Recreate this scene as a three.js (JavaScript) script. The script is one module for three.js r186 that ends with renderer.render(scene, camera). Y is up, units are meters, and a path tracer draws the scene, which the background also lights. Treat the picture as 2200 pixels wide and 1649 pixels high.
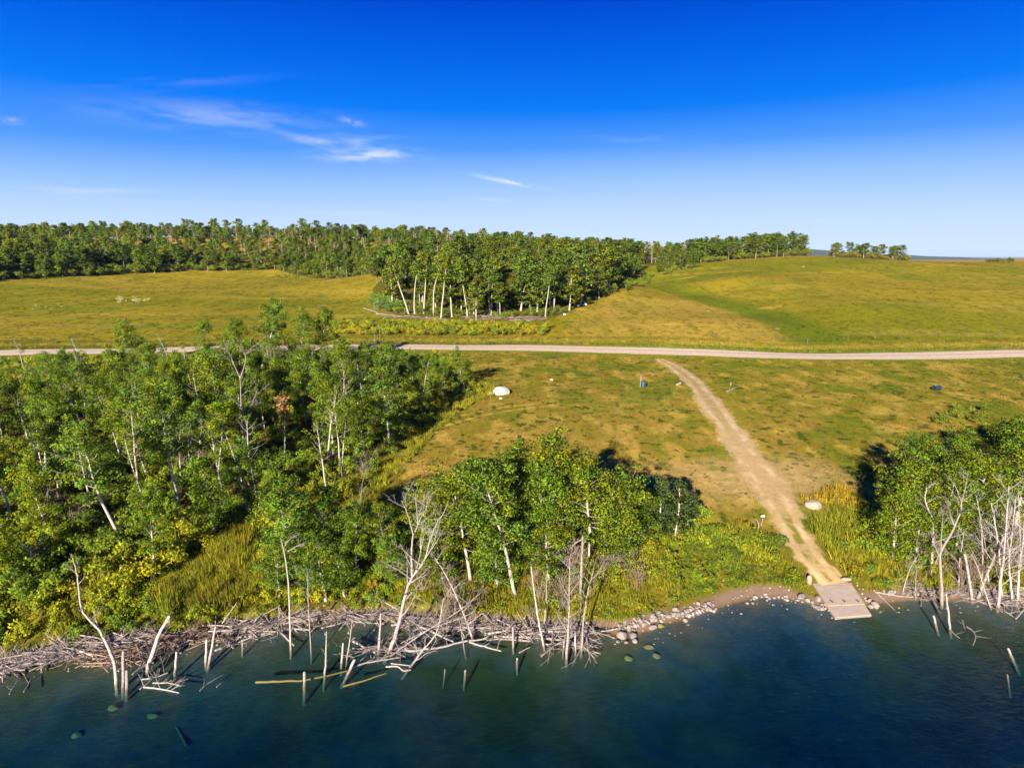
import * as THREE from 'three';
import { mergeGeometries } from 'three/addons/utils/BufferGeometryUtils.js';

// ---------------------------------------------------------------- camera, exposure
const EYE = 25, PITCH = THREE.MathUtils.degToRad(12.06), F = 1282;      // F: focal length in photo pixels (2200 x 1649)
const scene = new THREE.Scene();
const camera = new THREE.PerspectiveCamera(2 * Math.atan(824.5 / F) * 180 / Math.PI, 2200 / 1649, 0.5, 20000);
camera.position.set(0, EYE, 0);
camera.rotation.set(-PITCH, 0, 0);
const renderer = new THREE.WebGLRenderer({ antialias: true });
renderer.setSize(1024, 767);
renderer.toneMapping = THREE.LinearToneMapping;
const EXPOSURE = 3.3;
renderer.toneMappingExposure = EXPOSURE;
renderer.shadowMap.enabled = true;

// ---------------------------------------------------------------- sun
const SUN_AZ = THREE.MathUtils.degToRad(20), SUN_EL = THREE.MathUtils.degToRad(19.5);
const sunDir = new THREE.Vector3(-Math.sin(SUN_AZ) * Math.cos(SUN_EL), Math.sin(SUN_EL), Math.cos(SUN_AZ) * Math.cos(SUN_EL));
const sun = new THREE.DirectionalLight(new THREE.Color(1.0, 0.89, 0.72), 4.9);
sun.name = 'sun';
sun.position.copy(sunDir).multiplyScalar(300).add(new THREE.Vector3(0, 0, -80));
sun.target.position.set(0, 0, -80);
sun.castShadow = true;
sun.shadow.mapSize.set(4096, 4096);
Object.assign(sun.shadow.camera, { left: -160, right: 160, top: 120, bottom: -120, near: 1, far: 700 });
scene.add(sun, sun.target);

// ---------------------------------------------------------------- random numbers and noise
function rngOf(seed) { let a = seed >>> 0; return () => { a = (a + 0x6d2b79f5) | 0; let t = Math.imul(a ^ (a >>> 15), 1 | a); t = (t + Math.imul(t ^ (t >>> 7), 61 | t)) ^ t; return ((t ^ (t >>> 14)) >>> 0) / 4294967296; }; }
const NT = 256, noiseTable = new Float32Array(NT * NT);
{ const r = rngOf(77); for (let i = 0; i < NT * NT; i++) noiseTable[i] = r(); }
function vnoise(x, y) {
  const ix = Math.floor(x), iy = Math.floor(y); let fx = x - ix, fy = y - iy;
  fx = fx * fx * (3 - 2 * fx); fy = fy * fy * (3 - 2 * fy);
  const x0 = ix & 255, x1 = (ix + 1) & 255, y0 = (iy & 255) * NT, y1 = ((iy + 1) & 255) * NT;
  const a = noiseTable[y0 + x0], b = noiseTable[y0 + x1], c = noiseTable[y1 + x0], d = noiseTable[y1 + x1];
  return a + (b - a) * fx + (c - a) * fy + (a - b - c + d) * fx * fy;
}
function fbm(x, y, oct = 4) { let s = 0, a = 0.5, n = 0; for (let i = 0; i < oct; i++) { s += a * vnoise(x, y); n += a; a *= 0.5; x = x * 2.03 + 17.7; y = y * 2.01 + 5.3; } return s / n; }
const clamp = (x, a = 0, b = 1) => Math.min(b, Math.max(a, x));
const sstep = (a, b, x) => { const t = clamp((x - a) / (b - a)); return t * t * (3 - 2 * t); };
const lerp = (a, b, t) => a + (b - a) * t;
const mix3 = (a, b, t) => [lerp(a[0], b[0], t), lerp(a[1], b[1], t), lerp(a[2], b[2], t)];

// ---------------------------------------------------------------- sky: clear, deep blue overhead, pale at the horizon, a few wisps of cirrus
{
  const W = 3072, H = 1536, data = new Float32Array(W * H * 4);
  const s2l = (v) => { v /= 255; return v <= 0.04045 ? v / 12.92 : Math.pow((v + 0.055) / 1.055, 2.4); };
  // colour by elevation in degrees (as the eye sees it, sRGB)
  const stops = [[-90, 150, 175, 205], [-3, 222, 238, 254], [0, 222, 239, 255], [1.5, 210, 232, 255], [3.5, 194, 222, 255], [6, 154, 199, 255], [9, 82, 158, 254], [12.5, 8, 126, 251], [16.5, 0, 101, 240], [21, 0, 70, 214], [30, 0, 70, 208], [50, 0, 60, 188], [90, 0, 48, 160]]
    .map(([e, r, g, b]) => [e, s2l(r), s2l(g), s2l(b)]);
  const grad = (e) => { let i = 0; while (i < stops.length - 2 && stops[i + 1][0] < e) i++; const p = stops[i], q = stops[i + 1], t = clamp((e - p[0]) / (q[0] - p[0])); return [lerp(p[1], q[1], t), lerp(p[2], q[2], t), lerp(p[3], q[3], t)]; };
  // cirrus: centre azimuth / elevation, half width, half height, tilt, strength, streak stretch (degrees)
  // each wisp runs between two points of the sky; width of its streak, strength, stretch of its fibres
  const azel = (px, py) => { const u = (px - 1100) / F, v = (824.5 - py) / F, cp = Math.cos(PITCH), sp = Math.sin(PITCH), y = v * cp - sp, d = cp + v * sp; return [Math.atan2(u, d) * 180 / Math.PI, Math.atan2(y, Math.hypot(u, d)) * 180 / Math.PI]; };
  const wisps = [[200, 232, 690, 262, 1.15, 0.34, 7], [330, 232, 640, 246, 0.8, 0.26, 7], [580, 292, 880, 330, 0.9, 0.55, 9], [690, 333, 890, 331, 0.6, 1.05, 8], [620, 300, 850, 298, 0.35, 0.4, 9], [725, 253, 785, 268, 0.4, 0.42, 4], [1020, 376, 1165, 404, 0.2, 1.2, 7], [985, 424, 1110, 432, 0.12, 0.5, 9],
    [0, 256, 50, 262, 0.25, 0.55, 6], [-30, 406, 330, 410, 0.3, 0.42, 9], [100, 425, 500, 440, 0.3, 0.16, 9], [1700, 470, 1890, 474, 0.22, 0.3, 8], [620, 455, 880, 462, 0.35, 0.22, 9], [1240, 296, 1520, 302, 0.4, 0.12, 6], [150, 190, 560, 165, 0.5, 0.1, 9]]
    .map(([x0, y0, x1, y1, hh, k, st]) => { const [a0, e0] = azel(x0, y0), [a1, e1] = azel(x1, y1); return [(a0 + a1) / 2, (e0 + e1) / 2, (a1 - a0) / 2 * 1.25, hh, -(e1 - e0) / (a1 - a0), k, st]; });
  const cloud = [0.80, 0.87, 0.98];
  for (let row = 0; row < H; row++) {
    const el = ((row + 0.5) / H - 0.5) * 180, base0 = grad(el);
    for (let col = 0; col < W; col++) {
      const round = ((col + 0.5) / W - 0.5) * 360; // degrees; -90 looks along -z
      let az = round + 90; if (az > 180) az -= 360;
      const pale = 0.2 * Math.exp(-(((az - 14) / 34) ** 2)) - 0.06; const base = el > 0 && el < 24 ? grad(el * (1 - pale * sstep(13, 6, el))) : base0;
      let c = base, m = 0;
      if (el > 0.5 && el < 25 && az > -65 && az < 60) {
        for (const [ca, ce, hw, hh, tilt, k, st] of wisps) {
          const dx = az - ca, dy = el - ce + dx * tilt; if (Math.abs(dx) > hw * 1.6 || Math.abs(dy) > hh * 2.4) continue;
          const env = Math.exp(-((dx / hw) ** 2) * 2.2 - (dy / hh) ** 2 * 1.6);
          const n = fbm(dx * 9 / hw / st * 2.2 + ca * 3, dy / hh * 2.3 + ce * 7 + dx * 0.1, 4), n2 = fbm(dx * 1.1 + 40, dy * 6 + 9, 3);
          m = Math.max(m, k * env * clamp(sstep(0.28, 0.72, n) * 1.15) * lerp(0.65, 1, n2));
        }
      }
      if (m > 0) c = mix3(c, cloud, Math.min(0.92, m));
      const i = (row * W + col) * 4, k = 1 / EXPOSURE;
      data[i] = c[0] * k; data[i + 1] = c[1] * k; data[i + 2] = c[2] * k; data[i + 3] = 1;
    }
  }
  const sky = new THREE.DataTexture(data, W, H, THREE.RGBAFormat, THREE.FloatType);
  sky.mapping = THREE.EquirectangularReflectionMapping; sky.magFilter = THREE.LinearFilter; sky.minFilter = THREE.LinearFilter; sky.needsUpdate = true;
  scene.background = sky; scene.environment = sky;
}

// ---------------------------------------------------------------- pixels of the photograph -> rays into the place
const CP = Math.cos(PITCH), SP = Math.sin(PITCH);
// world: x right, y up, D = -z forward
function rayOf(px, py) { const u = (px - 1100) / F, v = (824.5 - py) / F; return [u, v * CP - SP, CP + v * SP]; }        // [x, y, D] per metre of depth along the lens axis
function onPlane(px, py, h) { const r = rayOf(px, py), t = (h - EYE) / r[1]; return [r[0] * t, r[2] * t]; }              // [x, D] at height h
function toPixel(x, y, D) { const z = D * CP - (y - EYE) * SP, v = (D * SP + (y - EYE) * CP); return [1100 + F * x / z, 824.5 - F * v / z, z]; }

// ---------------------------------------------------------------- the lie of the land
const shorePx = [[-900, 1520], [-300, 1460], [0, 1440], [100, 1424], [200, 1412], [300, 1398], [400, 1384], [470, 1376], [540, 1362], [620, 1345], [700, 1336], [800, 1331], [900, 1335], [1000, 1343], [1100, 1352], [1200, 1360], [1290, 1364], [1380, 1360], [1450, 1337], [1500, 1322], [1560, 1301], [1620, 1286], [1680, 1283], [1720, 1293], [1760, 1305], [1800, 1312], [1860, 1306], [1890, 1297], [1950, 1291], [2030, 1291], [2100, 1294], [2200, 1300], [2600, 1330], [3200, 1380]];
const shore = shorePx.map(([x, y]) => onPlane(x, y, 0));
function distPoly(poly, x, D) { // distance and side of a polyline (left of its run is positive), and how far along it
  let best = 1e9, side = 1, along = 0, run = 0;
  for (let i = 0; i < poly.length - 1; i++) {
    const ax = poly[i][0], ay = poly[i][1], bx = poly[i + 1][0] - ax, by = poly[i + 1][1] - ay, L2 = bx * bx + by * by, L = Math.sqrt(L2);
    const t = clamp(((x - ax) * bx + (D - ay) * by) / L2), dx = x - ax - bx * t, dy = D - ay - by * t, d = dx * dx + dy * dy;
    if (d < best) { best = d; side = bx * (D - ay) - by * (x - ax) >= 0 ? 1 : -1; along = i + t; }
    run += L;
  }
  return [Math.sqrt(best), side, along];
}
function shoreDist(x, D) {
  if (D > 62) return 25; if (D < 16) return -20;
  const [d, s] = distPoly(shore, x, D); return d * s;
}
const roadPx = [[-1400, 800], [-400, 771], [0, 757.5], [150, 755], [450, 749], [700, 746], [918, 745], [1100, 746.5], [1300, 751], [1450, 755], [1600, 760.5], [1720, 764], [1836, 765], [2020, 763], [2200, 758.5], [2600, 748], [3300, 735]];
const ROAD_H = 6;
const road = roadPx.map(([x, y]) => onPlane(x, y, ROAD_H));
const ctrl = [];
const cp = (h, ...pts) => { for (const [px, py] of pts) { const [x, D] = onPlane(px, py, h); ctrl.push([x, D, h]); } };
const cw = (...pts) => ctrl.push(...pts);
cp(0.7, [-700, 1470], [-300, 1425], [0, 1400], [300, 1366], [600, 1316], [900, 1306], [1200, 1330], [1450, 1302], [1650, 1256], [1790, 1262], [2000, 1268], [2200, 1274], [2600, 1300], [3200, 1350]);
cp(2.0, [-500, 1210], [0, 1200], [500, 1195], [900, 1170], [1300, 1150], [1950, 1130], [2300, 1130], [2900, 1140]);
cp(1.65, [1690, 1150]);
cp(3.3, [-400, 1000], [200, 1000], [800, 1000], [1250, 1000], [1950, 985], [2500, 975]);
cp(2.85, [1640, 1030]);
cp(4.6, [-600, 880], [100, 875], [700, 872], [1100, 872], [1550, 880], [2000, 872], [2600, 870]);
for (const [x, D] of road) if (Math.abs(x) < 170) ctrl.push([x, D, ROAD_H]);
cp(6.1, [300, 736], [1000, 733], [1700, 750], [2300, 742]);
cp(7.3, [-500, 715], [0, 702], [400, 702]); cp(8, [800, 690]);
cp(10, [-500, 660], [0, 650]); cp(10.5, [400, 640]); cp(10.3, [800, 640]);
cp(14.5, [0, 606]); cp(15.3, [300, 594]); cp(16.4, [600, 585]); cp(15.2, [830, 592]); cp(13.5, [-500, 622]);
cp(8.8, [1000, 682], [1180, 682]);
cp(10.6, [1300, 655]); cp(9.4, [1560, 690]); cp(11.3, [1440, 640]);
cp(7.6, [1690, 712]); cp(8.3, [1610, 676]); cp(10.6, [1470, 634]); cp(12.8, [1390, 612]);
cp(8.3, [1400, 704]); cp(7.4, [1800, 720], [2150, 715], [2600, 712]);
cp(11.4, [1800, 655], [2000, 652], [2300, 650]); cp(16.1, [1560, 600], [1800, 598], [2200, 600], [2600, 600]);
cp(20, [1500, 572]); cp(22, [1700, 560]); cp(21.6, [1900, 566], [2200, 563], [2600, 563]);
cw([-336, 400, 34], [-198, 400, 35], [-92, 400, 32], [-30, 380, 27], [55, 360, 23], [115, 380, 22.5], [-300, 600, 36], [0, 600, 25], [220, 600, 18], [500, 600, 17], [-600, 400, 32], [-700, 200, 13], [700, 200, 12], [620, 400, 20], [0, 280, 20], [40, 230, 15.5], [-60, 300, 18]);
cw([-25, 205, 13.2], [10, 190, 12], [176, 366, 25.6], [150, 382, 24.6], [205, 368, 23.2]);
// thin-plate spline through the levelled points
const TPS = (() => {
  const n = ctrl.length, N = n + 3, S = 0.01, A = Array.from({ length: N }, () => new Float64Array(N + 1));
  const U = (r2) => r2 > 1e-12 ? r2 * Math.log(r2) : 0;
  for (let i = 0; i < n; i++) {
    const [xi, yi, h] = ctrl[i];
    for (let j = 0; j < n; j++) { const dx = (xi - ctrl[j][0]) * S, dy = (yi - ctrl[j][1]) * S; A[i][j] = U(dx * dx + dy * dy) + (i === j ? 0.0015 : 0); }
    A[i][n] = A[n][i] = 1; A[i][n + 1] = A[n + 1][i] = xi * S; A[i][n + 2] = A[n + 2][i] = yi * S; A[i][N] = h;
  }
  for (let c = 0; c < N; c++) {
    let p = c; for (let r = c + 1; r < N; r++) if (Math.abs(A[r][c]) > Math.abs(A[p][c])) p = r;
    [A[c], A[p]] = [A[p], A[c]];
    for (let r = c + 1; r < N; r++) { const k = A[r][c] / A[c][c]; if (k) for (let j = c; j <= N; j++) A[r][j] -= k * A[c][j]; }
  }
  const w = new Float64Array(N);
  for (let r = N - 1; r >= 0; r--) { let s = A[r][N]; for (let j = r + 1; j < N; j++) s -= A[r][j] * w[j]; w[r] = s / A[r][r]; }
  const X = ctrl.map((c) => c[0] * S), Y = ctrl.map((c) => c[1] * S);
  return (x, y) => { x *= S; y *= S; let s = w[n] + w[n + 1] * x + w[n + 2] * y; for (let i = 0; i < n; i++) { const dx = x - X[i], dy = y - Y[i], r2 = dx * dx + dy * dy; if (r2 > 1e-12) s += w[i] * r2 * Math.log(r2); } return s; };
})();
const GX0 = -640, GX1 = 640, GD0 = 20, GD1 = 620, GS = 2, GW = (GX1 - GX0) / GS + 1, GH = (GD1 - GD0) / GS + 1, grid = new Float32Array(GW * GH);
for (let j = 0; j < GH; j++) for (let i = 0; i < GW; i++) grid[j * GW + i] = TPS(GX0 + i * GS, GD0 + j * GS);
function smoothLand(x, D) {
  const fx = clamp((x - GX0) / GS, 0, GW - 1.001), fy = clamp((D - GD0) / GS, 0, GH - 1.001), i = Math.floor(fx), j = Math.floor(fy), u = fx - i, v = fy - j, o = j * GW + i;
  return (grid[o] * (1 - u) + grid[o + 1] * u) * (1 - v) + (grid[o + GW] * (1 - u) + grid[o + GW + 1] * u) * v;
}
function groundH(x, D) {
  let h = smoothLand(x, D);
  const out = Math.max(0, Math.abs(x) - 620, D - 600);
  if (out > 0) h = lerp(h, 6, sstep(0, 900, out));
  if (D > 70) return h + (fbm(x * 0.05, D * 0.05, 3) - 0.5) * 0.5 * sstep(125, 170, D);
  const s = shoreDist(x, D);
  if (s < 0) { const d = -s, q = 0.02 + 0.15 * d + 0.012 * d * d; return -1.75 * (1 - Math.exp(-q / 1.75)) + (fbm(x * 0.25 + 7, D * 0.25, 3) - 0.5) * 0.45 * sstep(2, 6, d); }
  const beach = 0.02 + 0.2 * s + 0.02 * s * s;
  const t = clamp(0.5 + (h - beach) / 0.6 * 0.5);
  h = lerp(h, beach, t) - 0.3 * t * (1 - t);        // smooth minimum of the beach and the bank
  return h + (fbm(x * 0.6, D * 0.6, 3) - 0.5) * 0.16 * sstep(0.2, 2, s) * (1 - 0.7 * trackMask(x, D));
}
function atGround(px, py) { // where the ray through a pixel meets the land or the water
  const r = rayOf(px, py); let t = 24, prev = t;
  for (let k = 0; k < 4000; k++) {
    const y = EYE + r[1] * t; if (y < Math.max(0, groundH(r[0] * t, r[2] * t))) { let a = prev, b = t; for (let i = 0; i < 24; i++) { const m = (a + b) / 2; (EYE + r[1] * m < Math.max(0, groundH(r[0] * m, r[2] * m))) ? b = m : a = m; } t = b; break; }
    prev = t; t *= 1.004; if (t > 2500) break;
  }
  return new THREE.Vector3(r[0] * t, Math.max(0, groundH(r[0] * t, r[2] * t)), -r[2] * t);
}
function atDepth(px, py, z) { const r = rayOf(px, py); return new THREE.Vector3(r[0] * z, EYE + r[1] * z, -r[2] * z); }
const depthOf = (p) => -p.z * CP - (p.y - EYE) * SP;
const groundAt = (x, z) => groundH(x, -z);

// the track down to the ramp: centre line, width in metres
const trackPts = [[1418, 768, 2.2, 6], [1450, 784, 3.2, 5.75], [1490, 820, 3.6, 5.2], [1527, 870, 3.8, 4.6], [1565, 922, 3.8, 4.0], [1606, 980, 4.2, 3.4], [1645, 1030, 5.2, 2.85], [1668, 1075, 4.2, 2.35], [1700, 1130, 3.2, 1.85], [1733, 1190, 2.8, 1.3], [1766, 1232, 2.7, 0.8], [1790, 1255, 2.7, 0.6]];
const track = trackPts.map(([px, py, w, h]) => [...onPlane(px, py, h), w]);
function trackMask(x, D) {
  if (D < 38 || D > 125 || x < 10 || x > 45) return 0;
  const [d, , a] = distPoly(track, x, D), i = Math.min(track.length - 2, Math.floor(a)), w = lerp(track[i][2], track[i + 1][2], a - i) / 2;
  return 1 - sstep(w * 0.55, w * 1.1, d);
}

// ---------------------------------------------------------------- where things grow
const polyAt = (pts) => pts.map(([px, py]) => { const p = atGround(px, py); return [p.x, -p.z]; });
function inPoly(poly, x, D) { let c = false; for (let i = 0, j = poly.length - 1; i < poly.length; j = i++) { const [xi, yi] = poly[i], [xj, yj] = poly[j]; if ((yi > D) !== (yj > D) && x < ((xj - xi) * (D - yi)) / (yj - yi) + xi) c = !c; } return c; }
function sdPoly(poly, x, D) { const d = distPoly([...poly, poly[0]], x, D)[0]; return inPoly(poly, x, D) ? -d : d; }
const boxOf = (poly) => [Math.min(...poly.map((p) => p[0])), Math.max(...poly.map((p) => p[0])), Math.min(...poly.map((p) => p[1])), Math.max(...poly.map((p) => p[1]))];
const leftGrove = polyAt([[-700, 800], [-300, 788], [250, 780], [700, 767], [940, 772], [1000, 808], [1012, 845], [930, 880], [850, 945], [795, 1005], [735, 1055], [650, 1120], [570, 1120], [430, 1200], [300, 1255], [100, 1285], [-400, 1330], [-900, 1300]]);
const midGrove = polyAt([[590, 1190], [700, 1180], [850, 1130], [1000, 1140], [1200, 1115], [1400, 1105], [1490, 1125], [1450, 1190], [1330, 1230], [1200, 1290], [900, 1290], [700, 1310], [600, 1310]]);
const rightGrove = polyAt([[1880, 1150], [1950, 1100], [2150, 1030], [2300, 1000], [2900, 990], [2900, 1240], [2200, 1245], [1930, 1240], [1875, 1190]]);
const grassGap = polyAt([[330, 1290], [400, 1210], [520, 1140], [590, 1150], [590, 1230], [520, 1300], [380, 1350]]);
const goldGrass = polyAt([[1715, 1075], [1800, 1050], [1850, 1080], [1850, 1160], [1800, 1190], [1770, 1170], [1735, 1120]]);
const roadHedge = polyAt([[640, 706], [760, 694], [900, 694], [1050, 698], [1180, 706], [1170, 722], [1050, 722], [900, 722], [740, 722]]);
const farClump = polyAt([[850, 676], [900, 684], [1000, 686], [1120, 688], [1190, 682], [1235, 664], [1290, 640], [1330, 622], [1345, 602], [1375, 588], [1380, 562], [1300, 560], [1000, 560], [830, 590], [800, 620], [815, 660]]);
const woodPoly = [...polyAt([[900, 582], [830, 584], [600, 577], [400, 578], [250, 585], [0, 597], [-200, 608]]), [-360, 340], [-420, 372], [-215, 372], [-165, 372], [-120, 385], [-20, 400], [110, 400], [120, 350]];
const swale = [[1340, 604], [1385, 612], [1450, 629], [1540, 652], [1610, 672], [1650, 686], [1690, 704], [1725, 722], [1755, 742]].map(([px, py]) => { const p = atGround(px, py); return [p.x, -p.z]; });

// colour of the bare land and its low turf (linear), by place
function landColor(x, D) {
  const nB = fbm(x * 0.035 + 3, D * 0.035 + 8, 4), nM = fbm(x * 0.22, D * 0.22, 4), nF = fbm(x * 1.7, D * 1.7, 3), nS = vnoise(x * 5.1, D * 5.1);
  let c;
  if (D < 150) {
    const s = D < 62 ? shoreDist(x, D) : 25;
    if (s < 0) { // lake bed: olive silt with patches of sand and of weed
      const w = fbm(x * 0.28 + 50, D * 0.28, 4);
      c = mix3([0.044, 0.056, 0.05], [0.07, 0.062, 0.036], sstep(0.4, 0.62, fbm(x * 0.5 + 12, D * 0.5 + 4, 4)));
      c = mix3(c, [0.034, 0.042, 0.012], sstep(0.5, 0.68, w) * 0.7);
      const k = 0.75 + 0.5 * nF; return [c[0] * k, c[1] * k, c[2] * k];
    }
    const dry = [0.255, 0.166, 0.06], olive = [0.16, 0.142, 0.025], green = [0.08, 0.118, 0.016], gold = [0.4, 0.268, 0.12];
    const edge = D - 47.5 + (nM - 0.5) * 5; // the mown meadow ends in front, above the bank
    c = mix3(dry, olive, sstep(0.3, 0.7, nM * 0.55 + nF * 0.3 + nB * 0.25 - 0.03 + sstep(70, 112, D) * 0.08));
    c = mix3(c, gold, sstep(0.48, 0.7, fbm(x * 0.5 + 9, D * 0.28 + 4, 4)) * 0.55);
    c = mix3(c, [0.13, 0.12, 0.025], sstep(0.5, 0.72, fbm(x * 1.6 + 2, D * 1.1 + 14, 3)) * 0.4);
    c = mix3(c, green, sstep(0.56, 0.7, fbm(x * 0.12 + 31, D * 0.2 + 7, 3) * 0.6 + nM * 0.4 + sstep(60, 105, D) * 0.06) * 0.55);
    const blot = vnoise(x * 1.15 + 11, D * 1.15 + 3) * 0.7 + vnoise(x * 2.9, D * 2.9) * 0.3; // scattered low green weeds
    c = mix3(c, [0.035, 0.06, 0.014], sstep(0.7, 0.78, blot) * 0.85);
    if (edge < 1.5) c = mix3(mix3([0.16, 0.13, 0.03], [0.08, 0.075, 0.02], nF), c, sstep(-1.5, 1.5, edge));
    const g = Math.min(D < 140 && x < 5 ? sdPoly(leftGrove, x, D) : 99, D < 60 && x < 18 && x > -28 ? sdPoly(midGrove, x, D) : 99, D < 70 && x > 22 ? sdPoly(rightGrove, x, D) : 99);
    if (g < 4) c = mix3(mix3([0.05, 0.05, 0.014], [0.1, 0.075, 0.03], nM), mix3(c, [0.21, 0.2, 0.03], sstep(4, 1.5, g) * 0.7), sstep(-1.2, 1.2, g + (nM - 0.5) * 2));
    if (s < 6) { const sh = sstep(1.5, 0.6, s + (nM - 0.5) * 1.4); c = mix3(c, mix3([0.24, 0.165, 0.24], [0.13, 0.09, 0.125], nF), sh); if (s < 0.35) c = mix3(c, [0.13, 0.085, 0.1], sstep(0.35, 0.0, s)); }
    // road edge and ditch
    if (D > 92) {
      const [rd, rs] = distPoly(road, x, D), off = rd * rs; // positive: beyond the road
      if (rd < 12) {
        c = mix3(c, [0.13, 0.17, 0.03], sstep(6.4, 4.4, rd) * 0.75);
        if (off > 0) { c = mix3(c, mix3([0.33, 0.24, 0.11], [0.2, 0.17, 0.04], nM), sstep(4.5, 6, rd) * sstep(11, 8.5, rd)); c = mix3(c, [0.4, 0.34, 0.25], sstep(0.62, 0.72, nF) * sstep(5.5, 6.5, rd) * sstep(10, 8, rd) * 0.6); }
      }
      if (off > 8) c = mix3(c, fieldColor(x, D, nB, nM, nF), sstep(9, 13, off));
    }
    const t = trackMask(x, D);
    if (t > 0 || (D > 45 && D < 72 && x > 14 && x < 40)) {
      const [d, sd, a] = distPoly(track, x, D), i = Math.min(track.length - 2, Math.floor(a)), w = lerp(track[i][2], track[i + 1][2], a - i) / 2, q = d / w;
      const dirt = mix3([0.43, 0.315, 0.33], [0.32, 0.22, 0.215], nF * 0.6 + nM * 0.4);
      let k = sstep(1.06, 0.74, q + (nM - 0.5) * 0.8 + (nF - 0.5) * 0.75);
      c = mix3(c, dirt, k);
      c = mix3(c, mix3([0.33, 0.22, 0.2], dirt, 0.4), sstep(11, 2, Math.hypot((x - 26.2) * 0.8, (D - 57.5) * 1.25) + (nM - 0.5) * 6) * 0.85 * (0.5 + 0.5 * nF)); // worn, bare turning place
      const strip = sstep(0.34, 0.1, Math.abs(q - 0.06 + (nM - 0.5) * 0.3)) * (sstep(52, 49, D) * sstep(42, 44, D) + 0.5 * sstep(62, 80, D)); // grass between the wheel ruts
      c = mix3(c, [0.15, 0.14, 0.035], strip * sstep(0.35, 0.55, nF) * 0.95);
      const rut = Math.abs(Math.abs(q + (nM - 0.5) * 0.25) - 0.5); c = mix3(c, [0.5, 0.375, 0.44], sstep(0.34, 0.08, rut) * k * 0.6 * sstep(0.38, 0.62, fbm(x * 0.9 + 3, D * 0.5, 3)));
    }
    // faint wheel marks sweeping off to the left
    if (D > 55 && D < 92 && x > -14 && x < 24) { for (const o of [0, 1.7]) { const d = Math.abs(Math.hypot((x - 14) * 0.9, (D - 56)) - 26 - o); c = mix3(c, [0.44, 0.3, 0.13], sstep(0.45, 0.15, d) * (x < 6 ? 0.55 : 0.15) * sstep(0.25, 0.6, nF)); } }
  } else c = fieldColor(x, D, nB, nM, nF);
  const k = 0.72 + 0.46 * nF + 0.2 * (nS - 0.5);
  return [c[0] * k, c[1] * k, c[2] * k * 0.45];
}
function fieldColor(x, D, nB, nM, nF) {
  const n = fbm(x * 0.012 + 5, D * 0.03 + 2, 4), streak = fbm(x * 0.02 + 3, D * 0.16 + 1, 4);
  let c = mix3([0.225, 0.175, 0.026], [0.155, 0.15, 0.014], sstep(0.35, 0.65, n));
  c = mix3(c, [0.29, 0.215, 0.07], sstep(0.5, 0.7, streak) * 0.5);
  c = mix3(c, [0.12, 0.14, 0.018], sstep(0.56, 0.74, fbm(x * 0.03 + 40, D * 0.07 + 9, 4)) * 0.6);
  if (x > 5) {
    const knoll = x < 75 && D < 215 ? sstep(2, -2, x - swaleX(D)) * sstep(8, 22, x + (nM - 0.5) * 14) * sstep(215, 190, D) : 0;
    c = mix3(c, mix3([0.34, 0.225, 0.085], [0.26, 0.19, 0.05], nM), knoll * 0.8);
    const [d, sd] = distPoly(swale, x, D), off = x < swaleX(D) ? d * 1.0 : d * 0.5; c = mix3(c, [0.098, 0.128, 0.01], sstep(7, 2, off + (nM - 0.5) * 3) * sstep(118, 124, D) * sstep(300, 235, D) * 0.9);
    if (D > 300) c = mix3(c, [0.38, 0.22, 0.035], sstep(300, 400, D) * 0.55);
    c = mix3(c, [0.5, 0.29, 0.13], sstep(0.79, 0.86, fbm(x * 0.05 + 80, D * 0.11 + 3, 3)) * 0.6);
  } else if (D > 290) c = mix3(c, [0.29, 0.2, 0.05], sstep(300, 370, D) * 0.7);
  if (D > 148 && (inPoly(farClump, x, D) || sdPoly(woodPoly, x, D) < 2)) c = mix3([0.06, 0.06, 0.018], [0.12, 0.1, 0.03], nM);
  c = mix3(c, [0.09, 0.105, 0.012], sstep(0.5, 0.75, fbm(x * 0.35 + 8, D * 0.12 + 5, 3)) * 0.45);
  const dot = vnoise(x * 0.5 + 1, D * 0.22 + 7); c = mix3(c, [0.1, 0.1, 0.03], sstep(0.86, 0.95, dot) * 0.5);
  return c;
}
function swaleX(D) { for (let i = 0; i < swale.length - 1; i++) { const a = swale[i], b = swale[i + 1]; if ((D - a[1]) * (D - b[1]) <= 0) return lerp(a[0], b[0], (D - a[1]) / (b[1] - a[1] || 1)); } return D > 150 ? -999 : 999; }

// ---------------------------------------------------------------- ground sheets
const toSRGB8 = (v) => { v = clamp(v); return Math.round(255 * (v <= 0.0031308 ? v * 12.92 : 1.055 * Math.pow(v, 1 / 2.4) - 0.055)); };
function landTexture(x0, x1, d0, d1, W, H, fn) {
  const data = new Uint8Array(W * H * 4);
  for (let j = 0; j < H; j++) for (let i = 0; i < W; i++) { const c = fn(lerp(x0, x1, (i + 0.5) / W), lerp(d0, d1, (j + 0.5) / H)), o = (j * W + i) * 4; data[o] = toSRGB8(c[0]); data[o + 1] = toSRGB8(c[1]); data[o + 2] = toSRGB8(c[2]); data[o + 3] = 255; }
  const t = new THREE.DataTexture(data, W, H); t.colorSpace = THREE.SRGBColorSpace; t.magFilter = THREE.LinearFilter; t.minFilter = THREE.LinearFilter; t.needsUpdate = true; return t;
}
function tileNoise(N, seed, fn) { const d = new Uint8Array(N * N * 4), r = rngOf(seed); for (let j = 0; j < N; j++) for (let i = 0; i < N; i++) { const v = Math.round(255 * clamp(fn(i / N, j / N, r))), o = (j * N + i) * 4; d[o] = d[o + 1] = d[o + 2] = v; d[o + 3] = 255; } const t = new THREE.DataTexture(d, N, N); t.wrapS = t.wrapT = THREE.RepeatWrapping; t.magFilter = THREE.LinearFilter; t.minFilter = THREE.LinearFilter; t.needsUpdate = true; return t; }
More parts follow.
